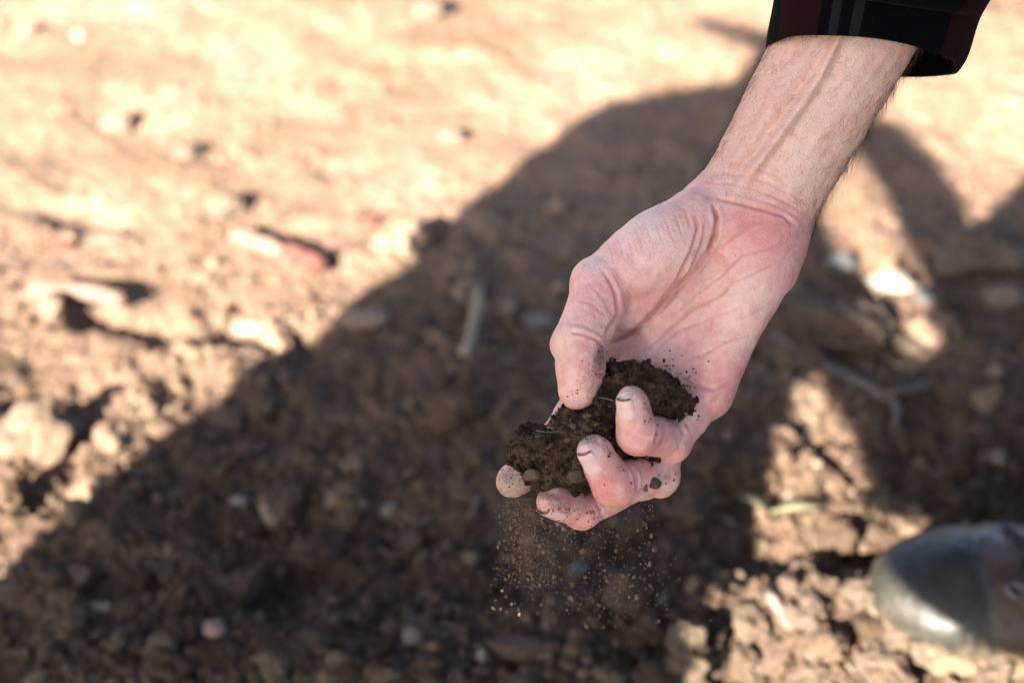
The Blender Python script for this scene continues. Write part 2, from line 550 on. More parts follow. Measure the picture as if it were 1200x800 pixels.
ridge_px((15, 232), (140, 250), 0.018, -0.012)
ridge_px((95, 362), (260, 388), 0.020, -0.022)
ridge_px((250, 388), (345, 392), 0.016, -0.012)
ridge_px((955, 520), (1005, 565), 0.010, -0.014)
ridge_px((900, 668), (1030, 650), 0.022, -0.024)
ridge_px((905, 720), (1010, 720), 0.022, 0.012)
ridge_px((1130, 290), (1200, 270), 0.03, 0.012)
ridge_px((330, 700), (560, 640), 0.05, -0.012)


def ground_h(x, y):
    i = np.clip((x - gx[0]) / DX, 0, len(gx) - 2); j = np.clip((y - gy[0]) / DX, 0, len(gy) - 2)
    i0 = int(i); j0 = int(j); a = i - i0; b = j - j0
    return float((H[i0, j0] * (1 - a) + H[i0 + 1, j0] * a) * (1 - b) + (H[i0, j0 + 1] * (1 - a) + H[i0 + 1, j0 + 1] * a) * b)


def on_ground(px, py):
    """where the sight line through a pixel meets the uneven soil"""
    z = 0.0
    for _ in range(4):
        p = G(px, py, z); z = ground_h(p[0], p[1])
    return np.array([p[0], p[1], z])


nxg, nyg = GXX.shape
gv = np.stack([GXX.ravel(), GYY.ravel(), HG.ravel()], 1)
ii, jj = np.meshgrid(np.arange(nxg - 1), np.arange(nyg - 1), indexing='ij')
a = (ii * nyg + jj).ravel()
gf = np.stack([a, a + nyg, a + nyg + 1, a + 1], 1)
gro = mesh_obj("ground", gv, gf, MT['ground']); tag(gro, kind="structure")


def shade_tone(x, y, n):
    """near loose soil darker than the dry crust behind, some shade painted in"""
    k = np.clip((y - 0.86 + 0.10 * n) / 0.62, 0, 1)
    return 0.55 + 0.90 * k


gd = shade_tone(gv[:, 0], gv[:, 1], fbm(gv, 0.16, 3, 0.6, NZ2))  # shade of the foreground partly painted into the soil tone
attr(gro, "soil_shade", np.stack([gd * 1.03, gd * 0.985, gd * 0.955, np.ones(len(gd))], 1))

# ------------------------------------------------------------------ people beside the lens, out of frame, outlines shaped to cast the shade on soil and hand
def uv_of(p): return np.array([p @ UDIR, p @ VDIR])


def poly_sd(q, poly):
    """signed distance to a closed 2D polygon, negative inside"""
    poly = np.asarray(poly, float); n = len(poly)
    d = np.full(len(q), 1e9); s = np.ones(len(q))
    for i in range(n):
        a, b = poly[i], poly[i - 1]; e = b - a; wv = q - a
        t = np.clip((wv @ e) / (e @ e), 0, 1)
        d = np.minimum(d, np.linalg.norm(wv - t[:, None] * e, axis=1))
        c1 = q[:, 1] >= a[1]; c2 = q[:, 1] < b[1]; c3 = e[0] * wv[:, 1] > e[1] * wv[:, 0]
        fl = (c1 & c2 & c3) | (~c1 & ~c2 & ~c3)
        s[fl] *= -1
    return s * d


def figure(name, parts, holes, w0, depth, m, label, lo, hi):
    """a bulky figure standing across the sunlight: each part is an outline in the plane the sun looks at, rounded out in depth"""
    def fn(p):
        q2 = p[:, :2]
        d = None
        for poly, dep in parts:
            e = poly_sd(q2, poly)
            for hpoly in holes: e = np.maximum(e, -poly_sd(q2, hpoly))
            ins = np.maximum(-e, 0)
            T = dep * np.sqrt(np.clip(1 - np.maximum(1 - ins / (dep * 0.9), 0) ** 2, 0, 1))
            x = np.maximum(e, np.abs(p[:, 2]) - np.maximum(T, 0.006))
            d = x if d is None else np.minimum(d, x)
        return np.maximum(d, -(p[:, 1] * VDIR[2] + (p[:, 2] + w0) * LDIR[2] - 0.002))
    v, f = sdf_mesh(fn, (*lo, -0.24), (*hi, 0.24), 0.0085)
    wv = v[:, 0:1] * UDIR + v[:, 1:2] * VDIR + (v[:, 2:3] + w0) * LDIR
    if LDIR @ np.cross(UDIR, VDIR) < 0: f = f[:, ::-1]
    base = [wv[:, 0].mean(), wv[:, 1].mean(), 0]
    root = empty("person", base)
    tag(root, label, "person")
    mesh_obj("body", wv, f, m, root)
    return root


W0 = -0.78
g_ = lambda *q: uv_of(G(*q))
# onlooker in a peaked cap, kneeling: torso with one knee forward, neck, head, visor
vbot = -W0 * LDIR[2] / VDIR[2] - 0.02
torsoA = [g_(0, 695), g_(62, 628), g_(128, 588), g_(205, 508), g_(262, 470), g_(300, 426), g_(372, 390), g_(430, 338), g_(476, 316), g_(522, 264), g_(588, 216), g_(625, 180), g_(705, 120), g_(780, 104), g_(850, 96),
          (-0.64, 0.655), (-0.585, 0.655), (-0.545, 0.62), g_(962, 255), g_(1004, 318), g_(1049, 368), g_(1071, 408), (-0.335, 0.485),
          g_(985, 470), g_(958, 421), g_(937, 475), g_(928, 521), g_(898, 591), g_(886, 640), g_(868, 690), g_(885, 720), (-0.32, 0.335), (-0.33, 0.28), (-0.45, 0.2), (-0.44, vbot), (-0.76, vbot)]
headA = [(-0.685, 0.63), (-0.69, 0.665), (-0.695, 0.683), (-0.775, 0.685), (-0.80, 0.692), (-0.79, 0.699), (-0.70, 0.702), (-0.695, 0.78),
         (-0.665, 0.825), (-0.62, 0.83), (-0.58, 0.79), (-0.575, 0.72), (-0.59, 0.66), (-0.60, 0.63)]
KS = lambda L: [np.array([q[0] * 1.029, q[1] * 0.979]) if isinstance(q, tuple) else q for q in L]
torsoA, headA = KS(torsoA), KS(headA)
figure("person", [(torsoA, 0.17), (headA, 0.09)], [], W0, 0.17, MT['jacket'],
       "kneeling person in a peaked cap whose shadow falls across the soil", (-0.86, -0.46), (-0.30, 0.88))
# the one behind the lens: torso, elbow held out, legs
torsoB = [(-0.385, 0.60), (-0.378, 0.75), (-0.37, 0.93), (-0.28, 0.99), (-0.16, 1.02), (-0.13, 1.06), (-0.14, 1.14), (-0.10, 1.24), (-0.02, 1.26), (0.06, 1.22), (0.08, 1.12), (0.06, 1.05),
          (0.12, 1.01), (0.24, 0.95), (0.27, 0.7), (0.24, 0.3), (0.27, 0.0), (0.25, vbot), (0.02, vbot), (0.0, 0.1), (-0.10, 0.30), (-0.12, 0.395), (-0.17, 0.40), (-0.22, 0.412), (-0.26, 0.424),
          (-0.297, 0.412), g_(1013, 577), g_(1010, 556), g_(988, 493), g_(975, 450), (-0.365, 0.475), g_(1090, 412), g_(1114, 398),
          g_(1097, 360), g_(1075, 335), g_(1056, 281), g_(1026, 217), g_(998, 166), g_(1018, 142), g_(1048, 138), g_(1090, 172), g_(1122, 216), g_(1148, 262), g_(1165, 268), g_(1199, 262)]
torsoB = KS(torsoB)
figure("person", [(torsoB, 0.15)], [], W0, 0.15, MT['jacket'],
       "person standing behind the lens with one elbow held out", (-0.60, -0.46), (0.36, 1.32))

# ------------------------------------------------------------------ the person who holds the soil
person = empty("person", (0.62, 0.90, 0.0))
tag(person, "crouching person in dark plaid shirt and boots letting soil run from a cupped hand", "person")

# --- right hand and forearm as one signed distance field (mm)
FINGERS = {   # px, py, dz, radius at: knuckle, middle joint, end joint, tip
    'index':  [(716, 404, -13, 10.5), (672, 488, -7, 9.6), (633, 543, 4, 8.8), (600, 565, 20, 7.3)],
    'middle': [(752, 428, -8, 10.5), (750, 560, -8, 10.0), (682, 597, 9, 9.1), (646, 587, 24, 7.0)],
    'ring':   [(792, 450, -4, 10.2), (771, 556, 14, 9.8), (719, 566, 33, 10.3), (695, 529, 42, 7.5)],
    'pinky':  [(828, 462, 2, 10.0), (788, 516, 20, 8.8), (748, 507, 38, 10.0), (739, 470, 46, 6.9)],
}
FJ = {k: [(M(a, b, c), r) for a, b, c, r in q] for k, q in FINGERS.items()}
THUMB = [(706, 338, 13, 14.0), (681, 400, 23, 12.6), (680, 428, 26, 11.0), (677, 457, 28, 9.2)]
TJ = [(M(a, b, c), r) for a, b, c, r in THUMB]

WR, CU = M(882, 245, -5), M(1040, -45, 20)
AX = frame(CU - WR, (0, 0, 1)); AXL = np.linalg.norm(CU - WR)


def d_forearm(p):
    q = (p - WR) @ AX; s = q[:, 0] / AXL
    aa = 28.5 + 5.0 * np.clip(s, 0, 1.2) + 2.0 * np.clip(0.12 - s, 0, 1) * 8
    bb = 19.5 + 5.5 * np.clip(s, 0, 1.2)
    k = np.sqrt((q[:, 1] / aa) ** 2 + (q[:, 2] / bb) ** 2)
    return np.maximum((k - 1) * bb, np.maximum(-18 - q[:, 0], q[:, 0] - AXL * 1.08))


def d_palm(p):
    d = smin(d_cone(p, M(894, 294, 2), M(829, 458, 3), 15.0, 12.5), d_cone(p, M(884, 275, -4), M(793, 448, -6), 15, 12.5), 8)
    d = smin(d, d_cone(p, M(862, 266, -5), M(753, 426, -8), 15, 12.5), 8)
    d = smin(d, d_cone(p, M(840, 262, -4), M(717, 402, -13), 15, 11.5), 8)
    d = smin(d, d_ell(p, M(885, 322, 6), (16, 30, 14), frame(M(903, 292) - M(829, 458))[:, [1, 0, 2]]), 8)      # heel on the little finger side
    d = smin(d, d_ell(p, M(848, 268, 2), (23, 13, 15), frame(M(945, 290) - M(800, 235))), 10)                        # heel of the hand
    return d


def d_thenar(p):
    d = d_cone(p, M(815, 262, 4), M(704, 334, 11), 16.5, 14.2)
    d = smin(d, d_ell(p, M(768, 297, 9), (28, 19.5, 17), frame(M(715, 340) - M(815, 262))), 7)
    d = smin(d, d_ell(p, M(748, 356, 4), (17, 9.5, 10), frame(M(800, 318) - M(712, 392))), 6)                         # web towards the palm
    return d


def d_thumb(p):
    d = d_cone(p, TJ[0][0], TJ[1][0], TJ[0][1], TJ[1][1])
    d = smin(d, d_cone(p, TJ[1][0], TJ[2][0], TJ[1][1], TJ[2][1]), 3)
    d = smin(d, d_cone(p, TJ[2][0], TJ[3][0], TJ[2][1], TJ[3][1]), 3)
    d = smin(d, d_ell(p, M(664, 405, 16), (8, 8, 9)), 5)                       # outside of the bent joint
    d = smin(d, d_ell(p, M(697, 330, 10), (11.5, 11, 12)), 5)
    d = smin(d, d_ell(p, M(684, 432, 30), (8.8, 13, 8)), 4)                    # pad
    return d


def d_finger(p, k):
    J = FJ[k]; d = None
    for i in range(3):
        (a, ra), (b, rb) = J[i], J[i + 1]
        mid = (a + b) / 2; wst = 0.965
        e = smin(d_cone(p, a, mid, ra, (ra + rb) / 2 * wst), d_cone(p, mid, b, (ra + rb) / 2 * wst, rb), 2.5)
        d = e if d is None else smin(d, e, 2.2)
    # knuckle on the outside of the end joint, soft pad on the inside of the tip
    t1 = J[2][0] - J[1][0]; t2 = J[3][0] - J[2][0]; t1 = t1 / np.linalg.norm(t1); t2 = t2 / np.linalg.norm(t2)
    out = t1 - t2; out = out / (np.linalg.norm(out) + 1e-6)
    d = smin(d, np.linalg.norm(p - (J[2][0] + out * 1.0), axis=1) - (J[2][1] - 1.2), 3)
    t0 = J[1][0] - J[0][0]; t0 = t0 / np.linalg.norm(t0); o2 = t0 - t1; o2 = o2 / (np.linalg.norm(o2) + 1e-6)
    d = smin(d, np.linalg.norm(p - (J[1][0] + o2 * 2.4), axis=1) - (J[1][1] - 1.0), 3)
    pad = -out
    d = smin(d, np.linalg.norm(p - (J[3][0] - t2 * 3 + pad * 1.6), axis=1) - J[3][1] * 0.98, 3)
    return d


NAMES = ['index', 'middle', 'ring', 'pinky']


def d_hand(p):
    d = smin(d_palm(p), d_forearm(p), 14)
    d = smin(d, d_thenar(p), 2.6)
    tb = d_thumb(p)
    d = smin(d, tb, 2.0)
    g = None
    for k in NAMES:
        e = d_finger(p, k); g = e if g is None else smin(g, e, 0.25)
    # fingers grow smoothly out of the palm, but their far ends do not melt into it
    far = np.clip((p[:, 2] - 14) / 10, 0, 1)
    kk = 7.0 * (1 - far) + 0.8 * far
    h = np.maximum(kk - np.abs(d - g), 0) / kk
    return np.minimum(d, g) - h * h * kk * 0.25


lo = np.array([M(560, 640)[0], M(0, 640)[1], -42.0]); hi = np.array([M(1110, 0)[0], M(0, -75)[1], 62.0])
hv, hf = sdf_mesh(d_hand, lo, hi, 0.72)
hn = normals(hv, hf)
hp = hand_px(hv)
grp = np.stack([smin(d_palm(hv), d_forearm(hv), 14), d_thenar(hv), d_thumb(hv)] + [d_finger(hv, k) for k in NAMES], 1)
gid = np.argmin(grp, 1)
facing = np.clip(hn[:, 2] * 1.6 + 0.1, 0, 1)
PXMM = FPX / (HAND_D * 1000)
disp = np.zeros(len(hv)); redline = np.zeros(len(hv))
ALLG = (0, 1, 2)


def crease(line, depth, wid, groups=ALLG, lip=0.3, ends=0.15, red=0.6):
    global disp, redline
    depth = depth * 1.15
    d, t, s = poly_dist(hp, line); d = d / PXMM
    wob = 1 + 0.35 * NZ(hv, 6.0)
    e = np.clip(t / ends, 0, 1) * np.clip((1 - t) / ends, 0, 1) if ends else 1
    m = np.isin(gid, groups) * facing * e * wob
    disp += m * (-depth * np.exp(-(d / wid) ** 2) + depth * lip * np.exp(-((d - 2.3 * wid) / (1.3 * wid)) ** 2))
    redline = np.maximum(redline, m * red * np.exp(-(d / (wid * 0.75)) ** 2))


# lines of the palm
crease([(836, 238), (841, 256), (839, 274), (830, 294), (809, 322), (777, 357), (756, 378), (735, 392), (711, 404)], 2.1, 1.0, ends=0.06, red=1.0)
crease([(816, 250), (818, 270), (811, 294), (795, 326), (767, 362), (750, 378)], 0.9, 0.9)
crease([(826, 262), (822, 290), (803, 322), (775, 352)], 0.55, 0.8)
crease([(703, 312), (714, 328), (722, 345), (725, 367), (712, 387), (709, 406)], 1.7, 0.9, ends=0.3, red=0.8)
crease([(690, 330), (706, 350), (716, 368), (712, 380)], 0.22, 0.6)
crease([(676, 352), (694, 356), (712, 372)], 0.22, 0.6)
crease([(668, 389), (684, 391), (698, 397), (710, 408)], 0.8, 0.7, ends=0.1)
crease([(662, 378), (682, 380), (704, 391)], 0.35, 0.8)
crease([(749, 424), (763, 406), (785, 385), (813, 361), (845, 345), (864, 322)], 0.75, 0.8)
crease([(767, 414), (797, 388), (835, 372), (872, 358)], 0.40, 0.7)
crease([(790, 436), (812, 452), (836, 456), (864, 446)], 0.75, 0.9)
crease([(800, 424), (830, 412), (860, 396), (878, 386)], 0.35, 0.7)
crease([(812, 478), (828, 474), (846, 462)], 0.7, 0.9)
crease([(838, 296), (858, 282), (882, 262), (900, 258)], 0.45, 0.8)
crease([(846, 316), (872, 298), (905, 290), (926, 280)], 0.40, 0.9)
crease([(852, 334), (880, 322), (914, 306)], 0.30, 0.9)
crease([(818, 344), (846, 322), (868, 300)], 0.35, 0.8)
crease([(786, 372), (812, 350), (828, 330)], 0.30, 0.7)
crease([(735, 402), (758, 384), (784, 356), (806, 334)], 0.35, 0.7)
crease([(852, 376), (872, 372), (898, 360)], 0.25, 0.8)
crease([(838, 402), (862, 398), (884, 392)], 0.25, 0.8)
for k in range(9):        # fine lines fanning over the ball of the thumb
    x0 = 712 + 11 * k; y0 = 282 - 5.2 * k
    crease([(x0, y0), (x0 + 6, y0 + 16), (x0 + 9 + k * 0.5, y0 + 34)], 0.22, 0.55, (1,), 0.5, 0.4, 0.3)
for k in range(5):
    crease([(668 + 7 * k, 352 - 7 * k), (680 + 8 * k, 360 - 5 * k), (700 + 5 * k, 372 - 4 * k)], 0.10, 0.5, (2,), 0.4, 0.4, 0.3)
# wrist
crease([(838, 232), (860, 236), (886, 243), (918, 252), (934, 266)], 1.0, 0.95, (0, 1))
crease([(822, 214), (852, 214), (884, 222), (916, 234), (942, 250)], 0.32, 0.6, (0, 1))
crease([(838, 202), (868, 205), (900, 214), (932, 230), (952, 244)], 0.35, 0.8, (0,))
crease([(846, 190), (880, 195), (915, 208)], 0.22, 0.7, (0,))
crease([(880, 232), (906, 240), (938, 256)], 0.35, 0.7, (0,))
# tendon and veins of the forearm
for line, hgt, wid in (([(1010, -20), (985, 40), (961, 90), (926, 142), (896, 182), (872, 214), (864, 228)], 3.0, 2.5),
                       ([(975, 20), (935, 78), (905, 130), (880, 172), (850, 200)], 0.8, 2.6),
                       ([(935, 62), (900, 120), (866, 180), (842, 206)], 0.5, 2.2),
                       ([(1020, 60), (990, 118), (960, 165), (930, 215)], 0.35, 3.5)):
    d, t, s = poly_dist(hp, line); d = d / PXMM
    e = np.clip(t / 0.1, 0, 1) * np.clip((1 - t) / 0.12, 0, 1)
    m = np.isin(gid, (0,)) * facing * e
    disp += m * (hgt * np.exp(-(d / wid) ** 2) - 0.55 * hgt * np.exp(-((d - 2.1 * wid) / (1.2 * wid)) ** 2) * (s > 0) - 0.2 * hgt * np.exp(-((d - 2.0 * wid) / (1.2 * wid)) ** 2) * (s < 0))
# folds where the fingers bend
crease([(772, 494), (771, 508), (766, 519)], 1.5, 0.7, (6,), ends=0.25)
crease([(804, 482), (794, 494), (802, 510)], 1.5, 0.8, (6, 0), ends=0.2)
crease([(740, 546), (746, 560), (746, 576)], 1.5, 0.7, (5,), ends=0.25)
crease([(698, 588), (704, 596), (704, 606)], 0.6, 0.7, (4,), ends=0.25)
for (a, b) in (((728, 506), (752, 512)), ((730, 511), (752, 517)), ((698, 570), (722, 578)), ((700, 576), (724, 584)), ((704, 582), (724, 588)), ((732, 517), (756, 523))):
    crease([a, ((a[0] + b[0]) / 2, a[1] / 2 + b[1] / 2 + 2), b], 0.40, 0.5, (5, 6), 0.5, 0.3, 0.5)
disp += 0.35 * fbm(hv, 9, 3, 0.55, NZ2) + 0.10 * NZ3(hv, 2.2)
# long, shallow wrinkling of the loose skin across the palm
AXP = frame(M(753, 428) - M(875, 262))
qv = hv @ AXP
disp += np.isin(gid, (0, 1)) * facing * 0.16 * NZ(np.stack([qv[:, 0] / 5.0, qv[:, 1], qv[:, 2] * 0.2], 1), 2.0)
hv2 = hv + hn * disp[:, None]

# --- skin colour: tan forearm, pinker palm, redder pads and finger ends
base = np.tile(np.array([0.695, 0.415, 0.335]), (len(hv), 1))
tan = np.array([0.70, 0.465, 0.355]); red = np.array([0.64, 0.245, 0.21]); pale = np.array([0.76, 0.565, 0.475]); yel = np.array([0.71, 0.50, 0.37]); blue = np.array([0.52, 0.42, 0.39])


def blend(c, wt):
    global base
    wt = np.clip(wt, 0, 1)[:, None]; base = base * (1 - wt) + c * wt


sarm = ((hv - WR) @ AX[:, 0])
blend(tan, np.clip((sarm + 2) / 26, 0, 1) * 0.95)


def spot(x, y, r, c, wt, groups=None):
    d = np.hypot(hp[:, 0] - x, hp[:, 1] - y) / r
    g = 1 if groups is None else np.isin(gid, groups)
    blend(c, wt * np.exp(-d * d) * g)


spot(770, 340, 34, red, 0.25, (1,)); spot(905, 278, 42, red, 0.75, (0, 1)); spot(875, 255, 26, red, 0.45, (0, 1)); spot(865, 425, 36, red, 0.42); spot(838, 478, 30, red, 0.62); spot(792, 410, 40, red, 0.32)
spot(748, 358, 22, red, 0.45, (1,)); spot(700, 345, 26, red, 0.30); spot(755, 290, 40, pale, 0.5); spot(868, 385, 34, pale, 0.45); spot(880, 330, 30, pale, 0.25); spot(735, 262, 30, pale, 0.35)
spot(672, 465, 20, red, 0.35, (2,)); spot(665, 398, 24, yel, 0.5, (2,)); spot(690, 300, 26, pale, 0.3)
for x, y, r, wt in ((745, 515, 28, 0.8), (775, 520, 24, 0.5), (715, 570, 32, 0.85), (700, 585, 24, 0.65), (690, 605, 24, 0.6), (660, 605, 18, 0.4), (650, 485, 14, 0.3), (790, 570, 22, 0.25)):
    spot(x, y, r, red, wt, (3, 4, 5, 6))
spot(738, 462, 14, pale, 0.5, (6,)); spot(690, 518, 14, pale, 0.5, (5,))
blend(np.array([0.50, 0.19, 0.15]), redline * 0.75 * np.where(sarm > 0, 0.5, 1))
for line in ([(975, 20), (935, 78), (905, 130), (880, 172), (850, 200)], [(935, 62), (900, 120), (866, 180), (842, 206)], [(900, 170), (870, 196), (845, 215)]):
    d, t, s = poly_dist(hp, line); blend(blue, 0.28 * np.exp(-(d / 5.0) ** 2) * (gid == 0))
armw = np.clip((sarm + 4) / 20, 0, 1)
blend(red, (0.52 - 0.34 * armw) * np.clip(fbm(hv, 14, 4, 0.65, NZ3), 0, 1)); blend(pale, (0.42 - 0.25 * armw) * np.clip(-fbm(hv, 11, 4, 0.65, NZ3), 0, 1))
rad = (hv - WR) @ AX[:, 1] * (1 if AX[0, 1] < 0 else -1)          # towards the thumb side of the forearm
blend(np.array([0.60, 0.345, 0.245]), armw * 0.75 * np.clip((rad + 2) / 26, 0, 1)); blend(np.array([0.62, 0.39, 0.285]), armw * 0.55 * np.clip((-rad - 10) / 18, 0, 1))

# --- soil sticking to the skin: red channel = moist dirt, green channel = dry dust
dirt = np.zeros((len(hv), 4)); dirt[:, 3] = 1


def grime(x, y, rx, ry, ang, wt, ch, groups):
    ca, sa = math.cos(R(ang)), math.sin(R(ang)); a = hp[:, 0] - x; b = hp[:, 1] - y
    k = ((a * ca + b * sa) / rx) ** 2 + ((-a * sa + b * ca) / ry) ** 2
    dirt[:, ch] = np.maximum(dirt[:, ch], wt * np.exp(-k) * np.isin(gid, groups))


grime(702, 420, 10, 28, 12, 0.75, 0, (2,)); grime(694, 438, 10, 32, 14, 0.42, 0, (2,)); grime(672, 458, 10, 6, 0, 0.42, 0, (2,)); grime(698, 430, 18, 36, 14, 0.40, 1, (2,))
grime(596, 558, 16, 12, 0, 0.60, 0, (3,)); grime(598, 570, 26, 26, 0, 0.75, 1, (3,)); grime(620, 575, 14, 10, 0, 0.4, 0, (3,))
grime(748, 458, 14, 9, 10, 0.55, 1, (6,)); grime(758, 476, 7, 22, -30, 0.50, 0, (6,)); grime(740, 452, 14, 5, 5, 0.40, 0, (6,))
grime(690, 516, 17, 10, 10, 0.85, 1, (5,)); grime(715, 530, 8, 16, -40, 0.5, 0, (5,)); grime(725, 548, 8, 6, 0, 0.5, 0, (5,)); grime(695, 510, 12, 6, 0, 0.45, 0, (5,))
grime(645, 582, 22, 7, 10, 0.8, 0, (4,)); grime(660, 600, 26, 10, 20, 0.42, 0, (4,)); grime(650, 590, 30, 14, 0, 0.5, 1, (4,))
grime(780, 560, 20, 14, 0, 0.42, 0, (5,)); grime(790, 498, 12, 10, 0, 0.45, 0, (6, 0)); grime(760, 430, 60, 22, 10, 0.40, 0, (0,)); grime(766, 520, 6, 10, 0, 0.42, 0, (6,))
grime(690, 440, 26, 40, 14, 0.44, 1, (2,)); grime(752, 490, 26, 30, 0, 0.32, 1, (6,)); grime(720, 548, 30, 26, 0, 0.34, 1, (5,)); grime(665, 592, 36, 18, 0, 0.42, 1, (4,)); grime(765, 428, 70, 16, 14, 0.42, 1, (0,))
grime(700, 425, 20, 44, 14, 0.36, 0, (2,)); grime(672, 468, 14, 10, 0, 0.36, 0, (2,)); grime(760, 480, 12, 26, -25, 0.36, 0, (6,)); grime(722, 538, 14, 22, -40, 0.36, 0, (5,)); grime(770, 432, 52, 12, 14, 0.42, 0, (0,)); grime(808, 462, 14, 20, 0, 0.40, 0, (0, 6)); grime(815, 490, 14, 16, 0, 0.38, 0, (0, 6))
grime(705, 412, 14, 40, 14, 0.50, 0, (2,)); grime(700, 520, 30, 14, 20, 0.5, 1, (5,)); grime(745, 462, 20, 12, 0, 0.5, 1, (6,)); grime(730, 560, 22, 18, 0, 0.30, 0, (5,)); grime(655, 592, 26, 14, 0, 0.48, 0, (4,)); grime(775, 440, 62, 26, 18, 0.40, 1, (0,))
grime(812, 300, 5, 10, 10, 0.40, 0, (0, 1)); grime(745, 378, 8, 6, 10, 0.36, 0, (0, 1))

# --- the rest of the body, hidden in the clothes and out of frame, continues the same surface
def arm_to_world(px, py, dz): return hand_to_world(M(px, py, dz)[None])[0]


ELB = arm_to_world(1175, -255, 62); SHO = np.array([0.46, 0.93, 0.72])
HIP = np.array([0.86, 0.93, 0.27]); NECK = np.array([0.50, 0.83, 0.86]); HEAD = np.array([0.43, 0.80, 0.97])
SHO2 = np.array([0.56, 0.58, 0.76]); ELB2 = np.array([0.58, 0.44, 0.55]); WR2 = np.array([0.46, 0.56, 0.48])
FOOT_Y = (0.80, 0.56)
KNEE = [np.array([0.50, 0.85, 0.49]), np.array([0.52, 0.50, 0.49])]
ANK = [np.array([0.50, 0.835, 0.10]), np.array([0.53, 0.52, 0.10])]
HIPS = [HIP + [0, -0.06, 0], HIP + [0, -0.27, 0]]


def d_rest(p):
    fw = hand_to_world(CU[None])[0]; el0 = hand_to_world(WR[None])[0]
    d = d_cone(p, fw, ELB, 0.026, 0.038)
    d = smin(d, d_cone(p, ELB, SHO, 0.038, 0.05), 0.02)
    d = smin(d, d_cone(p, SHO2, ELB2, 0.05, 0.036), 0.02); d = smin(d, d_cone(p, ELB2, WR2, 0.036, 0.026), 0.02)
    d = smin(d, d_ell(p, WR2 + [-0.05, 0.02, -0.01], (0.055, 0.035, 0.02)), 0.02)
    for q in range(4):
        a = WR2 + [-0.09, -0.005 + 0.017 * q, -0.01]; d = smin(d, d_cone(p, a, a + [-0.055, 0.0, -0.03], 0.009, 0.007), 0.006)
    a = WR2 + [-0.04, 0.045, 0]; d = smin(d, d_cone(p, a, a + [-0.045, 0.03, -0.01], 0.011, 0.009), 0.01)
    d = smin(d, d_cone(p, SHO + [0, -0.05, 0], SHO2 + [0, 0.05, 0], 0.07, 0.07), 0.05)
    d = smin(d, d_cone(p, (SHO + SHO2) / 2 + [0.05, 0, -0.06], HIP + [0, -0.16, 0.02], 0.12, 0.13), 0.08)
    d = smin(d, d_cone(p, (SHO + SHO2) / 2, HEAD, 0.06, 0.055), 0.03)
    hd = frame((-0.7, 0, -0.35), (0, 0, 1))
    d = smin(d, d_ell(p, HEAD + [-0.02, -0.06, 0.05], (0.098, 0.075, 0.118), hd), 0.03)
    d = smin(d, d_ell(p, HEAD + [-0.115, -0.06, 0.01], (0.016, 0.013, 0.022)), 0.015)
    for s in (-1, 1): d = smin(d, d_ell(p, HEAD + [0.0, -0.06 + 0.078 * s, 0.04], (0.02, 0.008, 0.03)), 0.006)
    for i in (0, 1):
        d = smin(d, d_cone(p, HIPS[i], KNEE[i], 0.075, 0.05), 0.05); d = smin(d, d_cone(p, KNEE[i], ANK[i], 0.05, 0.035), 0.02)
    return d


rv, rf = sdf_mesh(d_rest, (0.15, 0.28, 0.02), (1.08, 1.14, 1.18), 0.008)
rc = np.tile(np.array([0.70, 0.46, 0.36, 1.0]), (len(rv), 1))
allv = np.concatenate([hand_to_world(hv2), rv]); allf = np.concatenate([hf, rf + len(hv2)])
body = mesh_obj("body", allv, allf, MT['skin'], person)
attr(body, "skin", np.concatenate([np.concatenate([base, np.ones((len(base), 1))], 1), rc]))
attr(body, "dirt", np.concatenate([dirt, np.tile([0, 0, 0, 1.0], (len(rv), 1))]))


# --- fingernails
def nail(finger, dorsal, back, width_deg, label, roll=0.0, ext=0.8):
    (a, ra), (b, rb) = FJ[finger][2], FJ[finger][3]
    fr = frame(b - a, dorsal); t, sd, n = fr[:, 0], fr[:, 1], fr[:, 2]
    L = np.linalg.norm(b - a); NU, NV = 15, 13
    v = []; kinds = []
    for i in range(NU):
        u = i / (NU - 1); al = -back + u * (back + rb * 0.62 + ext)
        rl = rb + (ra - rb) * np.clip(-al / L, 0, 1)
        shr = min(1.0, math.sqrt(max(0.0, 1 - (1 - min(u / 0.28, 1)) ** 2)) * 0.45 + 0.55)
        if u > 0.86: shr *= math.sqrt(max(0.05, 1 - ((u - 0.86) / 0.17) ** 2))
        for j in range(NV):
            s = -1 + 2 * j / (NV - 1)
            ph = R(width_deg) * s * shr
            drop = 0.75 * max(0, 0.14 - u) * 8 + 1.1 * abs(s) ** 5 + 1.1 * max(0, u - 0.6) ** 2 * 4
            rr = rl * 0.99 + 0.62 - drop
            v.append(b + t * al + rr * (math.cos(ph) * n + math.sin(ph) * sd))
    top = np.array(v); f = []
    for i in range(NU - 1):
        for j in range(NV - 1):
            k = i * NV + j; f.append([k, k + 1, k + NV + 1, k + NV])
    o = mesh_obj("fingernail", hand_to_world(top), f, MT['nail'], person)
    md = o.modifiers.new("thick", 'SOLIDIFY'); md.thickness = 0.0007; md.offset = 0
    md = o.modifiers.new("sub", 'SUBSURF'); md.levels = 1; md.render_levels = 1
    o.data.materials.append(MT['nail_dirt'])
    mi = np.zeros(len(f), int); mi[-1 * (NV - 1):] = 1
    o.data.polygons.foreach_set("material_index", mi)
    o["label"] = label
    return o


nail('pinky', (-0.55, 0.0, 0.85), 6.0, 44, "short fingernail with a dark dirty edge")
nail('ring', (-0.60, 0.05, 0.80), 7.5, 42, "broad short fingernail with a dusty edge")
nail('middle', (-0.35, -0.75, 0.55), 7.5, 44, "fingernail rimmed with dark soil")

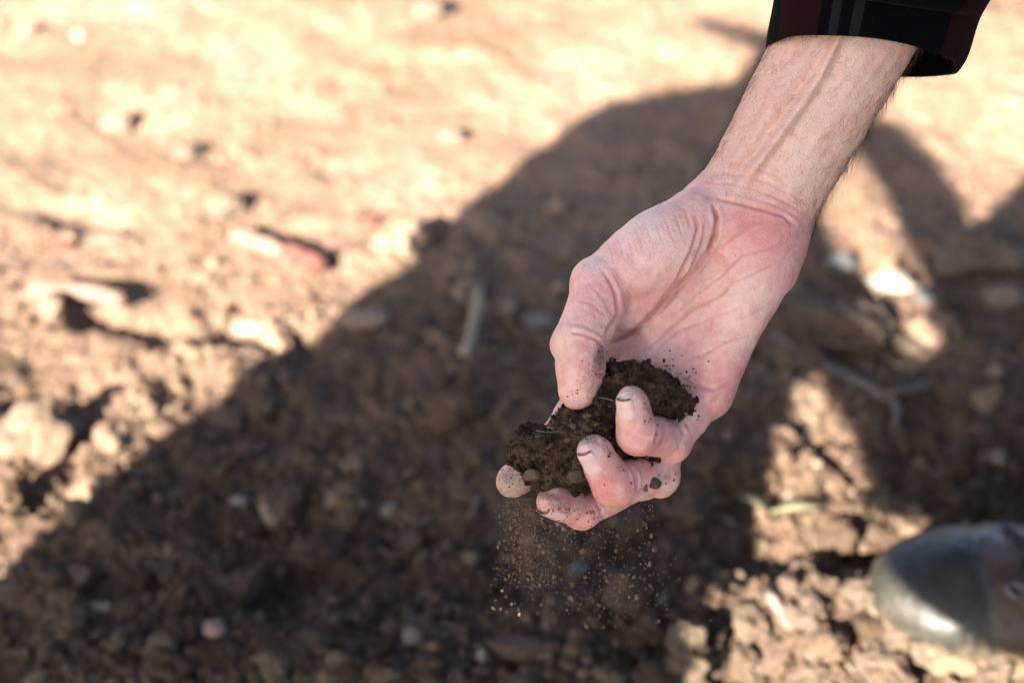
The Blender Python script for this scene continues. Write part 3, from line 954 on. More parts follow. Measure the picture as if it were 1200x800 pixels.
# --- hairs of the forearm, one tangle
rngh = np.random.default_rng(8)
cand = np.where((gid == 0) & (sarm > 4) & (sarm < AXL * 0.86))[0]
pile = Pile(); down = -AX[:, 0]
px_c = hp[cand]
edge = np.clip(1 - np.abs(hn[cand, 2]), 0, 1)
prob = 0.12 + edge ** 1.5
sel = rngh.choice(cand, 2000, replace=False, p=prob / prob.sum())
ulnar = np.where((gid == 0) & (sarm < 4) & (sarm > -60) & (hn[:, 2] < 0.15) & (hn[:, 0] > 0.3))[0]
sel = np.concatenate([sel, rngh.choice(ulnar, 60, replace=False)])
for i in sel:
    n = hn[i]; t = down - n * (n @ down); t /= np.linalg.norm(t)
    sdv = np.cross(n, t)
    eg = abs(n[2]) < 0.55; L = rngh.uniform(4, 10) * (1.25 if eg else 0.65); cu = rngh.normal(0, 0.5); lift = rngh.uniform(0.25, 0.95) if eg else rngh.uniform(0.1, 0.4)
    pp = [hv2[i] - n * 0.4 + t * L * s + n * (lift * L * s * (1 - 0.45 * s)) + sdv * cu * L * s * s for s in np.linspace(0, 1, 6)]
    v, f = tube(hand_to_world(np.array(pp)), np.linspace(6.5e-5, 2.2e-5, 6), 3, False)
    pile.add(v, np.array(f))
tag(pile.build("arm_hair", MT['hair'], person), kind="stuff")

# --- plaid sleeve, rolled to a loose cuff
RINGS = [  # px, py, dz, semi-axis across, semi-axis in depth
    (1012, 66, 14, 45.0, 33.0), (1016, 54, 16, 46.6, 33.6), (1020, 34, 20, 46.8, 34), (1024, 12, 24, 47, 35), (1030, -14, 29, 48, 36), (1046, -60, 38, 50, 39),
    (1072, -120, 48, 53, 43), (1110, -185, 57, 55, 48), (1160, -245, 60, 58, 52), (1230, -295, 54, 58, 54), (1330, -350, 38, 62, 58), (1460, -420, 10, 72, 66), (1610, -500, -30, 84, 80)]
e1a = np.array([222.0, -29.0, 0]); e1a /= np.linalg.norm(e1a)
sv = []; wv = []
NS = 96; prev = None
cs = [M(*r[:3]) for r in RINGS]
VL = 0.0
for i, r in enumerate(RINGS):
    c = cs[i]; ax = cs[min(i + 1, len(cs) - 1)] - cs[max(i - 1, 0)]; ax /= np.linalg.norm(ax)
    ex = e1a if prev is None else prev
    if i > 1: ex = ex - ax * (ex @ ax) * 0.6; ex /= np.linalg.norm(ex)
    prev = ex
    ez = np.array([0.05, -0.085, -1.0]) if i < 4 else np.cross(ax, ex) * (1 if np.cross(ax, ex)[2] < 0 else -1)
    ez = ez / np.linalg.norm(ez)
    if i: VL += np.linalg.norm(cs[i] - cs[i - 1])
    for k in range(NS):
        th = 2 * math.pi * k / NS
        fold = 1 + 0.018 * math.sin(3 * th + 0.9 * i * 0.35) + 0.012 * math.sin(7 * th + i * 0.5) + (0.02 * math.sin(5 * th + i) if i > 5 else 0)
        sv.append(c + ex * math.cos(th) * r[3] * fold + ez * math.sin(th) * r[4] * fold)
        wv.append((th / (2 * math.pi) * 3.0, VL / 120.0, 0))
sv = np.array(sv); nr = len(RINGS)
sfc = [[i * NS + k, i * NS + (k + 1) % NS, (i + 1) * NS + (k + 1) % NS, (i + 1) * NS + k] for i in range(nr - 1) for k in range(NS)]
slv = mesh_obj("sleeve", hand_to_world(sv), sfc, MT['plaid'], person)
aw = slv.data.attributes.new("weave", 'FLOAT_VECTOR', 'CORNER')
crn = []
for i in range(nr - 1):
    for k in range(NS):
        for (ii_, kk_) in ((i, k), (i, k + 1), (i + 1, k + 1), (i + 1, k)):
            # the bands run along the sleeve: angle decides the stripe
            fr_ = (kk_ / NS)                      # 0 right edge, 0.75 towards the lens
            x = wv[ii_ * NS][1]
            crn.append((fr_ * 0.9999, x + 0.05, 0))
aw.data.foreach_set("vector", np.array(crn, np.float32).ravel())
md = slv.modifiers.new("sub", 'SUBSURF'); md.levels = 1; md.render_levels = 2
md = slv.modifiers.new("thick", 'SOLIDIFY'); md.thickness = 0.003; md.offset = 0
md = slv.modifiers.new("round", 'BEVEL'); md.width = 0.0012; md.segments = 2; md.limit_method = 'ANGLE'
slv["label"] = "dark plaid flannel sleeve ending in a loose cuff"


# nap of the flannel along the rim and over the cloth
rngz = np.random.default_rng(12); pile = Pile()
for q in range(2600):
    i = 0 if q < 1100 else rngz.uniform(0, 4.2); k = rngz.uniform(0, NS)
    i0_, k0_ = int(i), int(k); a_, b_ = i - i0_, k - k0_
    p0 = (sv[i0_ * NS + k0_ % NS] * (1 - b_) + sv[i0_ * NS + (k0_ + 1) % NS] * b_) * (1 - a_) + (sv[(i0_ + 1) * NS + k0_ % NS] * (1 - b_) + sv[(i0_ + 1) * NS + (k0_ + 1) % NS] * b_) * a_
    n_ = p0 - (cs[i0_] * (1 - a_) + cs[i0_ + 1] * a_); n_ /= np.linalg.norm(n_)
    if q < 1100: n_ = n_ * 0.4 + np.array([-0.25, -1.0, 0]) * rngz.uniform(0.3, 1)
    dr = n_ * rngz.uniform(0.8, 2.0) + rngz.normal(0, 0.7, 3)
    v, f = tube(hand_to_world(np.array([p0 + dr * t + rngz.normal(0, 0.12, 3) * t for t in (0, 0.5, 1)])), (5e-5, 4e-5, 2e-5), 3, False); pile.add(v, np.array(f))
tag(pile.build("nap", MT['lace'], slv), kind="stuff")


def d_shirt(p):
    d = d_cone(p, SHO + [0, -0.05, 0], SHO2 + [0, 0.05, 0], 0.09, 0.09)
    d = smin(d, d_cone(p, (SHO + SHO2) / 2 + [0.05, 0, -0.06], HIP + [-0.03, -0.16, 0.06], 0.145, 0.155), 0.08)
    d = smin(d, d_cone(p, ELB * 0.35 + SHO * 0.65, SHO, 0.066, 0.075), 0.05)
    d = smin(d, d_cone(p, SHO2, ELB2, 0.075, 0.056), 0.03); d = smin(d, d_cone(p, ELB2, WR2 * 0.85 + ELB2 * 0.15, 0.056, 0.042), 0.02)
    return d + 0.004 * NZ(p, 0.07)


sv_, sf_ = sdf_mesh(d_shirt, (0.2, 0.2, 0.0), (1.14, 1.2, 1.05), 0.010)
sh = mesh_obj("shirt", sv_, sf_, MT['plaid'], person)
aw = sh.data.attributes.new("weave", 'FLOAT_VECTOR', 'POINT'); aw.data.foreach_set("vector", (np.stack([sv_[:, 1] * 9, sv_[:, 2] * 8, sv_[:, 0]], 1)).astype(np.float32).ravel())


def d_trousers(p):
    d = d_ell(p, HIP + [0, -0.165, 0], (0.17, 0.20, 0.15))
    for i in (0, 1):
        d = smin(d, d_cone(p, HIPS[i], KNEE[i], 0.10, 0.072), 0.05); d = smin(d, d_cone(p, KNEE[i], ANK[i] + [0.0, 0, 0.07], 0.072, 0.062), 0.02)
    return d + 0.004 * NZ2(p, 0.06)


tv_, tf_ = sdf_mesh(d_trousers, (0.36, 0.3, 0.05), (1.14, 1.2, 0.62), 0.010)
mesh_obj("trousers", tv_, tf_, MT['trousers'], person)
hv_, hf_ = sdf_mesh(lambda p: np.maximum(d_ell(p, HEAD + [-0.005, -0.06, 0.068], (0.105, 0.085, 0.115)) + 0.004 * NZ(p, 0.012), -(p[:, 2] - HEAD[2] - 0.06 + 0.6 * np.minimum(p[:, 0] - HEAD[0] , 0.0) * -1 - 0.25 * (p[:, 0] - HEAD[0]) * -1)), HEAD + [-0.14, -0.18, -0.08], HEAD + [0.14, 0.06, 0.2], 0.007)
mesh_obj("hair", hv_, hf_, MT['hair'], person)


# --- boots
def make_boot(toe, yaw):
    """boot with its toe at the local origin, heel along +x"""
    def upper(p):
        q = p.copy()
        d = d_ell(q, (0.055, 0, 0.034), (0.060, 0.049, 0.033))
        d = smin(d, d_ell(q, (0.10, 0, 0.034), (0.075, 0.051, 0.034)), 0.025)
        d = smin(d, d_cone(q, (0.13, 0, 0.040), (0.205, 0, 0.092), 0.034, 0.046), 0.03)
        d = smin(d, d_ell(q, (0.235, 0, 0.050), (0.062, 0.040, 0.046)), 0.03)
        d = smin(d, d_cone(q, (0.225, 0, 0.09), (0.238, 0, 0.20), 0.048, 0.054), 0.03)
        d = np.maximum(d, q[:, 2] - 0.205)
        d = d - 0.0022 * np.clip((q[:, 0] - 0.058 - 0.25 * np.abs(q[:, 1])) / 0.003, 0, 1) + 0.0012 * np.exp(-((q[:, 0] - 0.105 - 0.02 * np.sin(q[:, 1] * 60)) / 0.004) ** 2)               # seam of the toe cap
        return np.maximum(d, 0.012 - q[:, 2]) + 0.0008 * fbm(q, 0.02, 2)
    def sole(p):
        q = p[:, :2]
        w_ = smin(d_ell(np.c_[q, q[:, :1] * 0], (0.075, 0, 0), (0.078, 0.053, 1)), d_ell(np.c_[q, q[:, :1] * 0], (0.16, 0, 0), (0.08, 0.043, 1)), 0.03)
        w_ = smin(w_, d_ell(np.c_[q, q[:, :1] * 0], (0.24, 0, 0), (0.062, 0.042, 1)), 0.03)
        z = p[:, 2] - 0.004 - 0.004 * np.clip(1 - p[:, 0] / 0.05, 0, 1)
        return np.maximum(w_, np.abs(z - 0.004) - 0.012) - 0.002 + 0.0015 * fbm(p, 0.012, 2)
    c, s = math.cos(yaw), math.sin(yaw); RM = np.array([[c, -s, 0], [s, c, 0], [0, 0, 1]])
    tw = lambda v: v @ RM.T + np.asarray(toe)
    root = empty("boot", toe); root.parent = person; root.matrix_parent_inverse = Matrix.Translation(-person.location)
    def part(nm, v, f, m, sm=True):
        o = mesh_obj(nm, tw(v), f, m, None, sm); o.parent = root
        o.matrix_parent_inverse = Matrix.Translation(-Vector([float(x) for x in toe]))
        return o
    v, f = sdf_mesh(upper, (-0.02, -0.075, -0.005), (0.32, 0.075, 0.215), 0.003); ub = part("upper", v, f, MT['boot'])
    kx = np.clip((v[:, 0] - 0.058 - 0.25 * np.abs(v[:, 1])) / 0.01, 0, 1)[:, None]; cap_c = np.array([0.022, 0.021, 0.016]); vamp = np.array([0.065, 0.045, 0.033])
    attr(ub, "leather", np.c_[cap_c * (1 - kx) + vamp * kx, np.ones(len(v))])
    v, f = sdf_mesh(sole, (-0.03, -0.08, -0.03), (0.33, 0.08, 0.04), 0.003); part("sole", v, f, MT['sole'])
    def top_z(x, y):
        z = np.linspace(0.2, 0.02, 260); d = upper(np.stack([np.full(260, x), np.full(260, y), z], 1))
        k = np.argmax(d < 0); return z[k]
    for i in range(5):                       # lacing up the instep
        x = 0.084 + 0.021 * i
        for sgn in (-1, 1):
            pts = []
            for t in np.linspace(0, 1, 9):
                xx, yy = x + 0.021 * t, sgn * (0.024 - 0.048 * t); pts.append((xx, yy, top_z(xx, yy) + 0.0022))
            lv, lf = tube(pts, 0.0026, 6); part("lace", lv, lf, MT['lace'])
            ring = []
            for an in np.linspace(0, 2 * math.pi, 13):
                xx, yy = x + 0.0055 * math.cos(an), sgn * (0.029 + 0.0045 * math.sin(an)); ring.append((xx, yy, top_z(xx, yy) + 0.0008))
            lv, lf = tube(ring, 0.0018, 5, False); part("eyelet", lv, lf, MT['metal'])
    return root


bt = G(1018, 730, 0.0)
boot = make_boot((bt[0], bt[1], max(ground_h(bt[0] + 0.05, bt[1]), 0.0) - 0.008), R(-6))
boot["label"] = "scuffed dark boot with a muddy sunlit toe"
make_boot((bt[0] + 0.04, 0.53, 0.0), R(2))

# ------------------------------------------------------------------ soil held in the hand
rngs = np.random.default_rng(21)


def d_soil(p):
    d = d_ell(p, M(752, 462, 18), (22, 13, 14), frame((1, -0.25, 0)))
    d = smin(d, d_ell(p, M(790, 474, 14), (10, 6, 7), frame((1, -0.55, 0))), 3)
    d = smin(d, d_ell(p, M(715, 480, 18), (19, 17, 14)), 6)
    d = smin(d, d_ell(p, M(685, 520, 24), (24, 17, 16), frame((1, 0.6, 0))), 6)
    d = smin(d, d_ell(p, M(632, 537, 18), (13.5, 16, 14), frame((1, 0.3, 0))), 5)
    d = smin(d, d_ell(p, M(656, 555, 18), (16, 9, 10)), 4)
    d = smin(d, d_ell(p, M(738, 538, 17), (15, 9, 12), frame((1, -0.2, 0))), 5)
    d = d + 3.4 * NZ(p, 8.0) + 2.0 * NZ2(p, 3.6) + 1.1 * NZ3(p, 1.8) - 0.5
    return d


clump = empty("soil_clump", hand_to_world(M(700, 560, 10)[None])[0])
tag(clump, "dark crumbly handful of soil held in the cupped palm", "soil")
lo = np.array([M(580, 610)[0], M(0, 610)[1], -14.0]); hi = np.array([M(830, 0)[0], M(0, 405)[1], 48.0])
cv, cf = sdf_mesh(d_soil, lo, hi, 0.62)
cn = normals(cv, cf)
cvw = hand_to_world(cv)
co = mesh_obj("soil_mass", cvw, cf, MT['clod'], clump)
tn = fbm(cv, 8, 3, 0.6, NZ2)
dk = np.array([0.046, 0.028, 0.0155]); mdc = np.array([0.108, 0.071, 0.041]); lt = np.array([0.21, 0.148, 0.092])
left = np.clip((700 - hand_px(cv)[:, 0]) / 90, 0, 1)
wgt = np.clip(0.40 + 0.8 * tn + 0.10 * left, 0, 1)[:, None]
cc = dk * (1 - wgt) + mdc * wgt
attr(co, "tint", np.concatenate([cc, np.ones((len(cc), 1))], 1))


def crumb_tint(rng, bright=0.0):
    k = rng.uniform() ** 2 + bright
    return dk * (1 - min(k, 1)) + (mdc if k < 0.7 else lt) * min(k, 1)


pile = Pile()
okc = np.where(cn[:, 2] > -0.25)[0]
for i in rngs.choice(okc, 6500, replace=False):
    r = 0.22 + 0.24 * rngs.pareto(2.2); r = min(r, 1.35)
    v, f = lump(rngs, 1 if r < 0.8 else 2, r * rngs.uniform(0.65, 1.25, 3), 0.75)
    pile.add(hand_to_world(v @ rot_random(rngs) + cv[i] + cn[i] * r * 0.25), f, crumb_tint(rngs) * (1.0 if r < 0.8 else 0.75))
tag(pile.build("crumb", MT['clod'], clump), kind="stuff")
for px, py, dz, r, m_ in ((623, 556, 33, (4.6, 3.2, 3), 'held_pebble'), (675, 557, 38, (4.5, 4.0, 3.5), 'held_stone'), (664, 512, 34, (3.6, 3.2, 3), 'held_stone'), (766, 566, 30, (3.4, 2.8, 2.6), 'held_stone')):
    v, f = lump(rngs, 3, r, 0.22, 0.7)
    mesh_obj("pebble", hand_to_world(v + M(px, py, dz)), f, MT[m_], clump)
for pl, r in (([(752, 543, 27), (754, 556, 30), (757, 575, 34)], 1.15), ([(640, 500, 30), (655, 503, 33), (668, 512, 33)], 0.22), ([(628, 504, 28), (644, 508, 33), (652, 505, 34)], 0.2),
              ([(740, 562, 26), (752, 552, 30), (764, 546, 29)], 0.3), ([(612, 520, 26), (622, 508, 30), (640, 512, 33)], 0.2), ([(690, 470, 30), (702, 462, 34), (720, 470, 33)], 0.25)):
    P3 = np.array([M(*q) for q in pl]); tt = np.linspace(0, 1, 9)[:, None]
    cvp = P3[0] * (1 - tt) ** 2 + 2 * P3[1] * tt * (1 - tt) + P3[2] * tt ** 2
    v, f = tube(hand_to_world(cvp), r / 1000, 6); mesh_obj("rootlet" if r < 1 else "twig", v, f, MT['straw'] if r < 1 else MT['grey_wood'], clump)

# specks stuck to the palm and fingers
pile = Pile()


def stick_specks(x, y, sx_, sy_, n, rmax, groups):
    c = np.where((np.abs(hp[:, 0] - x) < sx_) & (np.abs(hp[:, 1] - y) < sy_) & (hn[:, 2] > 0.25) & np.isin(gid, groups))[0]
    if len(c) == 0: return
    for i in rngs.choice(c, max(1, int(n * 0.6))):
        r = rmax * rngs.uniform(0.25, 0.9)
        v, f = lump(rngs, 1, r * np.array([1, rngs.uniform(0.7, 1.3), 0.7]), 0.4)
        pile.add(hand_to_world(v @ rot_random(rngs) + hv2[i] + hn[i] * r * 0.1), f, crumb_tint(rngs, 0.25))


for a_ in ((745, 428, 45, 8, 60, 0.9, (0,)), (800, 450, 16, 18, 36, 0.9, (0,)), (806, 482, 14, 10, 24, 0.8, (0, 6)), (690, 575, 24, 10, 20, 0.8, (4, 5)), (770, 500, 18, 10, 18, 0.7, (6,)), (811, 300, 3, 12, 6, 0.55, (0, 1)), (833, 292, 3, 4, 2, 0.6, (0, 1)), (870, 262, 8, 5, 4, 0.55, (0, 1)), (862, 300, 3, 3, 1, 0.6, (0,)), (820, 342, 3, 3, 1, 0.6, (0, 1)),
           (750, 380, 4, 3, 2, 0.7, (0, 1)), (764, 386, 2, 2, 1, 0.5, (0, 1)), (836, 388, 2, 2, 1, 0.6, (0,)), (788, 411, 3, 3, 2, 0.8, (0,)), (777, 412, 2, 2, 1, 0.5, (0,)), (826, 421, 4, 3, 3, 1.0, (0,)),
           (800, 419, 3, 3, 1, 0.6, (0,)), (790, 425, 60, 22, 16, 0.35, (0,)), (671, 461, 7, 5, 10, 0.7, (2,)), (660, 453, 3, 4, 3, 0.6, (2,)), (704, 425, 8, 22, 34, 0.6, (2,)), (690, 440, 14, 28, 26, 0.4, (2,)),
           (712, 532, 4, 4, 4, 1.0, (5,)), (727, 549, 6, 4, 6, 0.8, (5,)), (742, 568, 3, 3, 3, 0.7, (5,)), (720, 572, 3, 3, 1, 0.4, (5,)), (695, 512, 14, 8, 22, 0.5, (5,)), (785, 565, 16, 12, 14, 0.8, (5,)),
           (760, 472, 6, 16, 16, 0.45, (6,)), (740, 458, 14, 6, 14, 0.4, (6,)), (800, 500, 20, 20, 8, 0.5, (6, 0)), (665, 594, 12, 6, 12, 0.6, (4,)), (690, 605, 16, 8, 8, 0.4, (4,)), (598, 560, 16, 12, 60, 0.5, (3,)), (770, 505, 30, 20, 6, 0.4, (6,))):
    stick_specks(*a_)
tag(pile.build("speck", MT['clod'], clump), kind="stuff")

# ------------------------------------------------------------------ grains falling out of the hand
pile = Pile(); rngf = np.random.default_rng(77)


def grain(px, py, dz, r, el):
    if px < 572 and py > 640 or py > 720 and px < 680: return
    v, f = lump(rngf, 1, r * np.array([1, 1, 1.0]) * rngf.uniform(0.7, 1.3, 3), 0.35)
    v = v @ rot_random(rngf); v[:, 2] *= el
    k = rngf.uniform(); col = mdc * 1.6 * (1 - k) + np.array([0.27, 0.20, 0.135]) * k
    pile.add(v / 1000 + hand_to_world(M(px, py, dz)[None])[0], f, col)


for _ in range(4200):                       # dense trickle below the first finger
    t = rngf.uniform() ** 1.2; px = 610 + 14 * t + rngf.normal(0, 10 + 12 * t); py = 584 + 105 * t
    grain(px, py, 16 - 35 * t + rngf.normal(0, 7), min(0.12 + 0.07 * rngf.pareto(2.2), 1.0), rngf.uniform(1.0, 1.8))
for _ in range(850):
    t = rngf.uniform() ** 1.6; px = 650 + 40 * t + rngf.normal(0, 34 + 34 * t); py = 596 + 140 * t
    grain(px, py, 18 - 85 * t + rngf.normal(0, 10), min(0.28 + 0.15 * rngf.pareto(2.5), 1.3), rngf.uniform(1.1, 1.9))
for _ in range(110):                       # thin thread below the ring finger
    t = rngf.uniform(); px = 760 - 8 * t + rngf.normal(0, 4 + 14 * t); py = 590 + 120 * t
    grain(px, py, 16 - 50 * t + rngf.normal(0, 6), min(0.3 + 0.16 * rngf.pareto(2.5), 1.3), rngf.uniform(1.2, 2.0))
for _ in range(60):
    px = rngf.normal(690, 55); py = rngf.uniform(620, 715)
    grain(px, py, -20 - rngf.uniform(0, 60), min(0.25 + 0.16 * rngf.pareto(2.2), 1.4), rngf.uniform(1.1, 1.7))
tag(pile.build("falling_soil", MT['clod']), "fine soil grains trickling down from the curled fingers", "soil", kind="stuff")

# ------------------------------------------------------------------ loose soil lying on the ground
rngc = np.random.default_rng(9)
pile = Pile(); medium = []


def soil_tint(rng):
    k = rng.uniform()
    c = np.array([0.105, 0.073, 0.050]) * (1 - k) + np.array([0.215, 0.158, 0.113]) * k
    return c * np.array([1.03, 0.985, 0.92]) * rng.uniform(0.7, 1.45)


def add_clod(x, y, r):
    z = ground_h(x, y)
    n = 1 if r < 0.0026 else 2
    v, f = lump(rngc, n, r * rngc.uniform(0.65, 1.3, 3), 0.55, 0.5)
    pile.add(v @ rot_random(rngc) * np.array([1, 1, 0.85]) + np.array([x, y, z + r * 0.22]), f, soil_tint(rngc) * shade_tone(x, y, 0))


for _ in range(13000):
    py = 800 * (1 - rngc.uniform() ** 1.5 * 1.02) + 20; px = rngc.uniform(-60, 1260)
    p = G(px, py)
    near_ = np.clip((1.45 - p[1]) / 0.5, 0.12, 1)
    if rngc.uniform() > near_: continue
    r = 0.0013 + 0.0016 * rngc.pareto(2.0)
    if r > 0.0075:
        if p[1] < 1.35: medium.append((p[0], p[1], min(r, 0.014)))
        continue
    add_clod(p[0], p[1], r)
tag(pile.build("loose_soil", MT['clod']), "loose brown soil crumbs strewn over the ground", "soil", kind="stuff")
medium = medium[:110]
for (x, y, r) in medium:
    z = ground_h(x, y)
    v, f = lump(rngc, 4, r * rngc.uniform(0.7, 1.25, 3), 0.62, 0.3, 6)
    v = v @ rot_random(rngc) * np.array([1, 1, 0.8])
    o = mesh_obj("soil_clod", v, f, MT['clod']); o.location = (float(x), float(y), z + r * 0.15)
    attr(o, "tint", np.tile(np.array([*(soil_tint(rngc) * shade_tone(x, y, 0)), 1.0]), (len(v), 1)))
    tag(o, "rough brown soil clod half sunk in the loose earth", "soil clod", "brown clods in the loose earth")


# ------------------------------------------------------------------ single things that can be told apart on the soil
def stone(name, px, py, rmm, m, label, cat, yaw=0.0, tint=None, sub=4, rough=0.28, facet=0.5, sink=0.25, tilt=0.0, seed=0, group=None):
    rng = np.random.default_rng(1000 + seed + int(px * 7 + py))
    r = np.array(rmm) / 1000.0
    v, f = lump(rng, 5 if m == 'clod' and min(rmm) > 10 else sub, r, rough * (1.7 if m == 'clod' else 1), facet * (0.6 if m == 'clod' else 1), 6 if m == 'clod' else 3)
    c, s = math.cos(yaw), math.sin(yaw)
    if tilt: v = v @ np.array([[math.cos(tilt), 0, math.sin(tilt)], [0, 1, 0], [-math.sin(tilt), 0, math.cos(tilt)]])
    v = v @ np.array([[c, s, 0], [-s, c, 0], [0, 0, 1]])
    p = on_ground(px, py)
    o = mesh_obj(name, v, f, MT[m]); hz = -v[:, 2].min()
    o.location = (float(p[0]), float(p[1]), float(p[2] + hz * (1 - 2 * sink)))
    if m == 'clod': attr(o, "tint", np.tile(np.array([*(np.array(tint if tint is not None else (0.16, 0.115, 0.08)) * shade_tone(p[0], p[1], 0)), 1.0]), (len(v), 1)))
    return tag(o, label, cat, group)


def stalk(name, pxs, rad, m, label, cat, lift=0.4, seg=10, wob=0.15, seed=1, group=None, lifts=None):
    P3 = []
    rng = np.random.default_rng(seed)
    for i, q in enumerate(pxs):
        p = on_ground(*q); p = p + [0, 0, rad * lift if lifts is None else lifts[i]]; P3.append(p)
    P3 = np.array(P3); n = 16; tt = np.linspace(0, len(P3) - 1, n)
    pts = np.stack([np.interp(tt, np.arange(len(P3)), P3[:, k]) for k in range(3)], 1)
    pts[1:-1] = (pts[:-2] + 2 * pts[1:-1] + pts[2:]) / 4
    pts += rng.normal(0, rad * 0.08, pts.shape)
    rr = rad * (1 + wob * NZ(np.stack([tt * 2.1 + seed, tt * 0, tt * 0], 1), 1.0))
    rr[0] *= 0.72; rr[-1] *= 0.72
    org = pts[0].copy()
    v, f = tube(pts - org, rr, seg); o = mesh_obj(name, v, f, MT[m]); o.location = [float(c) for c in org]
    return tag(o, label, cat, group)


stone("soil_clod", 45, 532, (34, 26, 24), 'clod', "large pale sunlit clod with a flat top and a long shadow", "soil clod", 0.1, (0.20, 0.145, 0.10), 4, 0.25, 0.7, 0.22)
stalk("dry_stalk", [(36, 352), (90, 358), (152, 374)], 0.0075, 'pale_wood', "thick pale peeled stalk lying in the sun above a hollow", "stalk", 1.0, wob=0.3, lifts=(0.012, 0.011, 0.010))
stone("wood_chip", 295, 389, (17, 9, 6), 'white_stone', "smooth cream oval chip on the sunlit rim of the shadow", "chip", -0.05, sub=3, rough=0.1, facet=0.2, sink=0.1)
stalk("dry_stalk", [(276, 283), (306, 294), (333, 305)], 0.0085, 'pale_wood', "thick pale pink stalk touching a shorter red-brown one", "stalk", 1.1, wob=0.3, seed=4)
stalk("dry_stalk", [(336, 303), (360, 313), (382, 322)], 0.0085, 'red_wood', "short red-brown stalk at the end of a pale pink one", "stalk", 1.1, wob=0.3, seed=6)
stone("stone", 428, 381, (22, 12, 10), 'pink_stone', "pinkish oval stone just inside the shadow edge", "stone", 0.1, sub=3, rough=0.15, facet=0.3, sink=0.2)
stone("stone", 320, 606, (8, 8, 17), 'pink_stone', "upright pinkish splinter of stone in the shaded soil", "stone", 0.5, sub=3, rough=0.2, facet=0.6, sink=0.15, tilt=0.35)
stone("pebble", 281, 591, (7, 6, 5), 'white_stone', "small pale pebble beside the upright stone splinter", "pebble", sub=3, rough=0.15)
stone("pebble", 455, 588, (8, 6, 5), 'white_stone', "pale grey flake lying in shade left of the dusty fingertip", "pebble", 0.8, sub=3, rough=0.2)
stone("pebble", 84, 699, (8, 5, 4), 'white_stone', "thin white flake among crumbs below the shadow edge", "pebble", 0.1, sub=3, rough=0.15)
stone("wood_chip", 113, 714, (12, 5, 4), 'straw', "flat tan chip next to a white flake", "chip", 0.1, sub=3, rough=0.15)
stone("pebble", 252, 740, (9, 8, 7), 'pink_stone', "rounded beige pebble below the blocky brown clod", "pebble", 0.3, sub=3, rough=0.15)
stone("soil_clod", 275, 704, (18, 15, 15), 'clod', "blocky angular brown clod in the shaded foreground", "soil clod", 0.4, (0.15, 0.10, 0.07), 4, 0.2, 0.9, 0.2)
stone("soil_clod", 370, 655, (20, 15, 12), 'clod', "low rounded brown clod beside a dark hollow", "soil clod", 0.2, (0.13, 0.09, 0.065), 4)
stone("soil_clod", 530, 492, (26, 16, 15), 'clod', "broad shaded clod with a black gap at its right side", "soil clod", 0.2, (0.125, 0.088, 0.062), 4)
stone("soil_clod", 622, 768, (27, 11, 11), 'clod', "long pinkish brown clod under the falling grains", "soil clod", -0.1, (0.17, 0.115, 0.085), 4, 0.2, 0.6)
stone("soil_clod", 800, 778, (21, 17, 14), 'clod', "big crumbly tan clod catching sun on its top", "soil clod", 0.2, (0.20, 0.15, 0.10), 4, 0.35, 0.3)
stone("soil_clod", 735, 712, (18, 14, 13), 'clod', "brown clod behind the falling grains", "soil clod", 0.2, (0.15, 0.105, 0.075), 4, 0.3, 0.5)
stone("pebble", 776, 707, (6, 4, 4), 'white_stone', "white angular pebble right of the falling grains", "pebble", 0.3, sub=3, rough=0.2, facet=0.8)
stone("pebble", 678, 672, (8, 7, 6), 'grey_stone', "grey pebble in the dark behind the falling grains", "pebble", 0.3, sub=3)
stone("pebble", 567, 775, (5, 4, 9), 'white_stone', "white upright flake beside the long pinkish clod", "pebble", 0.3, sub=3, rough=0.2, facet=0.8, tilt=0.3)
stone("pebble", 483, 750, (8, 7, 7), 'pink_stone', "round tan pebble left of the white upright flake", "pebble", 0.3, sub=3)
stone("stone", 1044, 337, (24, 15, 12), 'white_stone', "bright cream stone in the streak of sun beyond the wrist", "stone", -0.3, sub=4, rough=0.2, facet=0.5)
stone("stone", 984, 316, (15, 12, 10), 'grey_stone', "bluish grey stone in shade beside the streak of sun", "stone", 0.2, sub=4)
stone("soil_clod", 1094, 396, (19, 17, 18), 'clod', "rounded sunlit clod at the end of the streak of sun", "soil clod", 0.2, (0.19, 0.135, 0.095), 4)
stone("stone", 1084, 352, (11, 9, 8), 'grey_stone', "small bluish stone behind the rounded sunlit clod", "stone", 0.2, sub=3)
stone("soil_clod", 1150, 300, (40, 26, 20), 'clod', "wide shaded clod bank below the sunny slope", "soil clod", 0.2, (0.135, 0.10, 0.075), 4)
stone("stone", 1175, 352, (20, 12, 10), 'pink_stone', "flat pinkish stone below the wide shaded clod bank", "stone", 0.1, sub=4)
stone("pebble", 1168, 540, (9, 7, 6), 'pink_stone', "pale pebble in the deep shade above the boot", "pebble", 0.1, sub=3)
stone("pebble", 1165, 440, (8, 7, 6), 'pink_stone', "rusty tan pebble in shade right of the forked twig", "pebble", 0.1, sub=3)
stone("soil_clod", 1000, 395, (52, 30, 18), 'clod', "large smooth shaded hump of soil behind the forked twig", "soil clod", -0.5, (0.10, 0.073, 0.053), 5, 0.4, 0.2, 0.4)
stone("soil_clod", 950, 675, (12, 10, 9), 'clod', "small clod between the two sunny patches by the boot", "soil clod", 0.2, (0.18, 0.125, 0.09), 4)
stone("soil_clod", 925, 688, (9, 8, 6), 'clod', "smaller clod beside the one between the sunny patches", "soil clod", 0.2, (0.18, 0.125, 0.09), 4)
stone("soil_clod", 1012, 700, (16, 14, 12), 'clod', "tan clod pressed against the toe of the boot", "soil clod", 0.2, (0.18, 0.135, 0.095), 4)
stone("pebble", 977, 766, (6, 6, 5), 'grey_stone', "small bluish pebble on the sunny soil before the boot", "pebble", 0.2, sub=3)
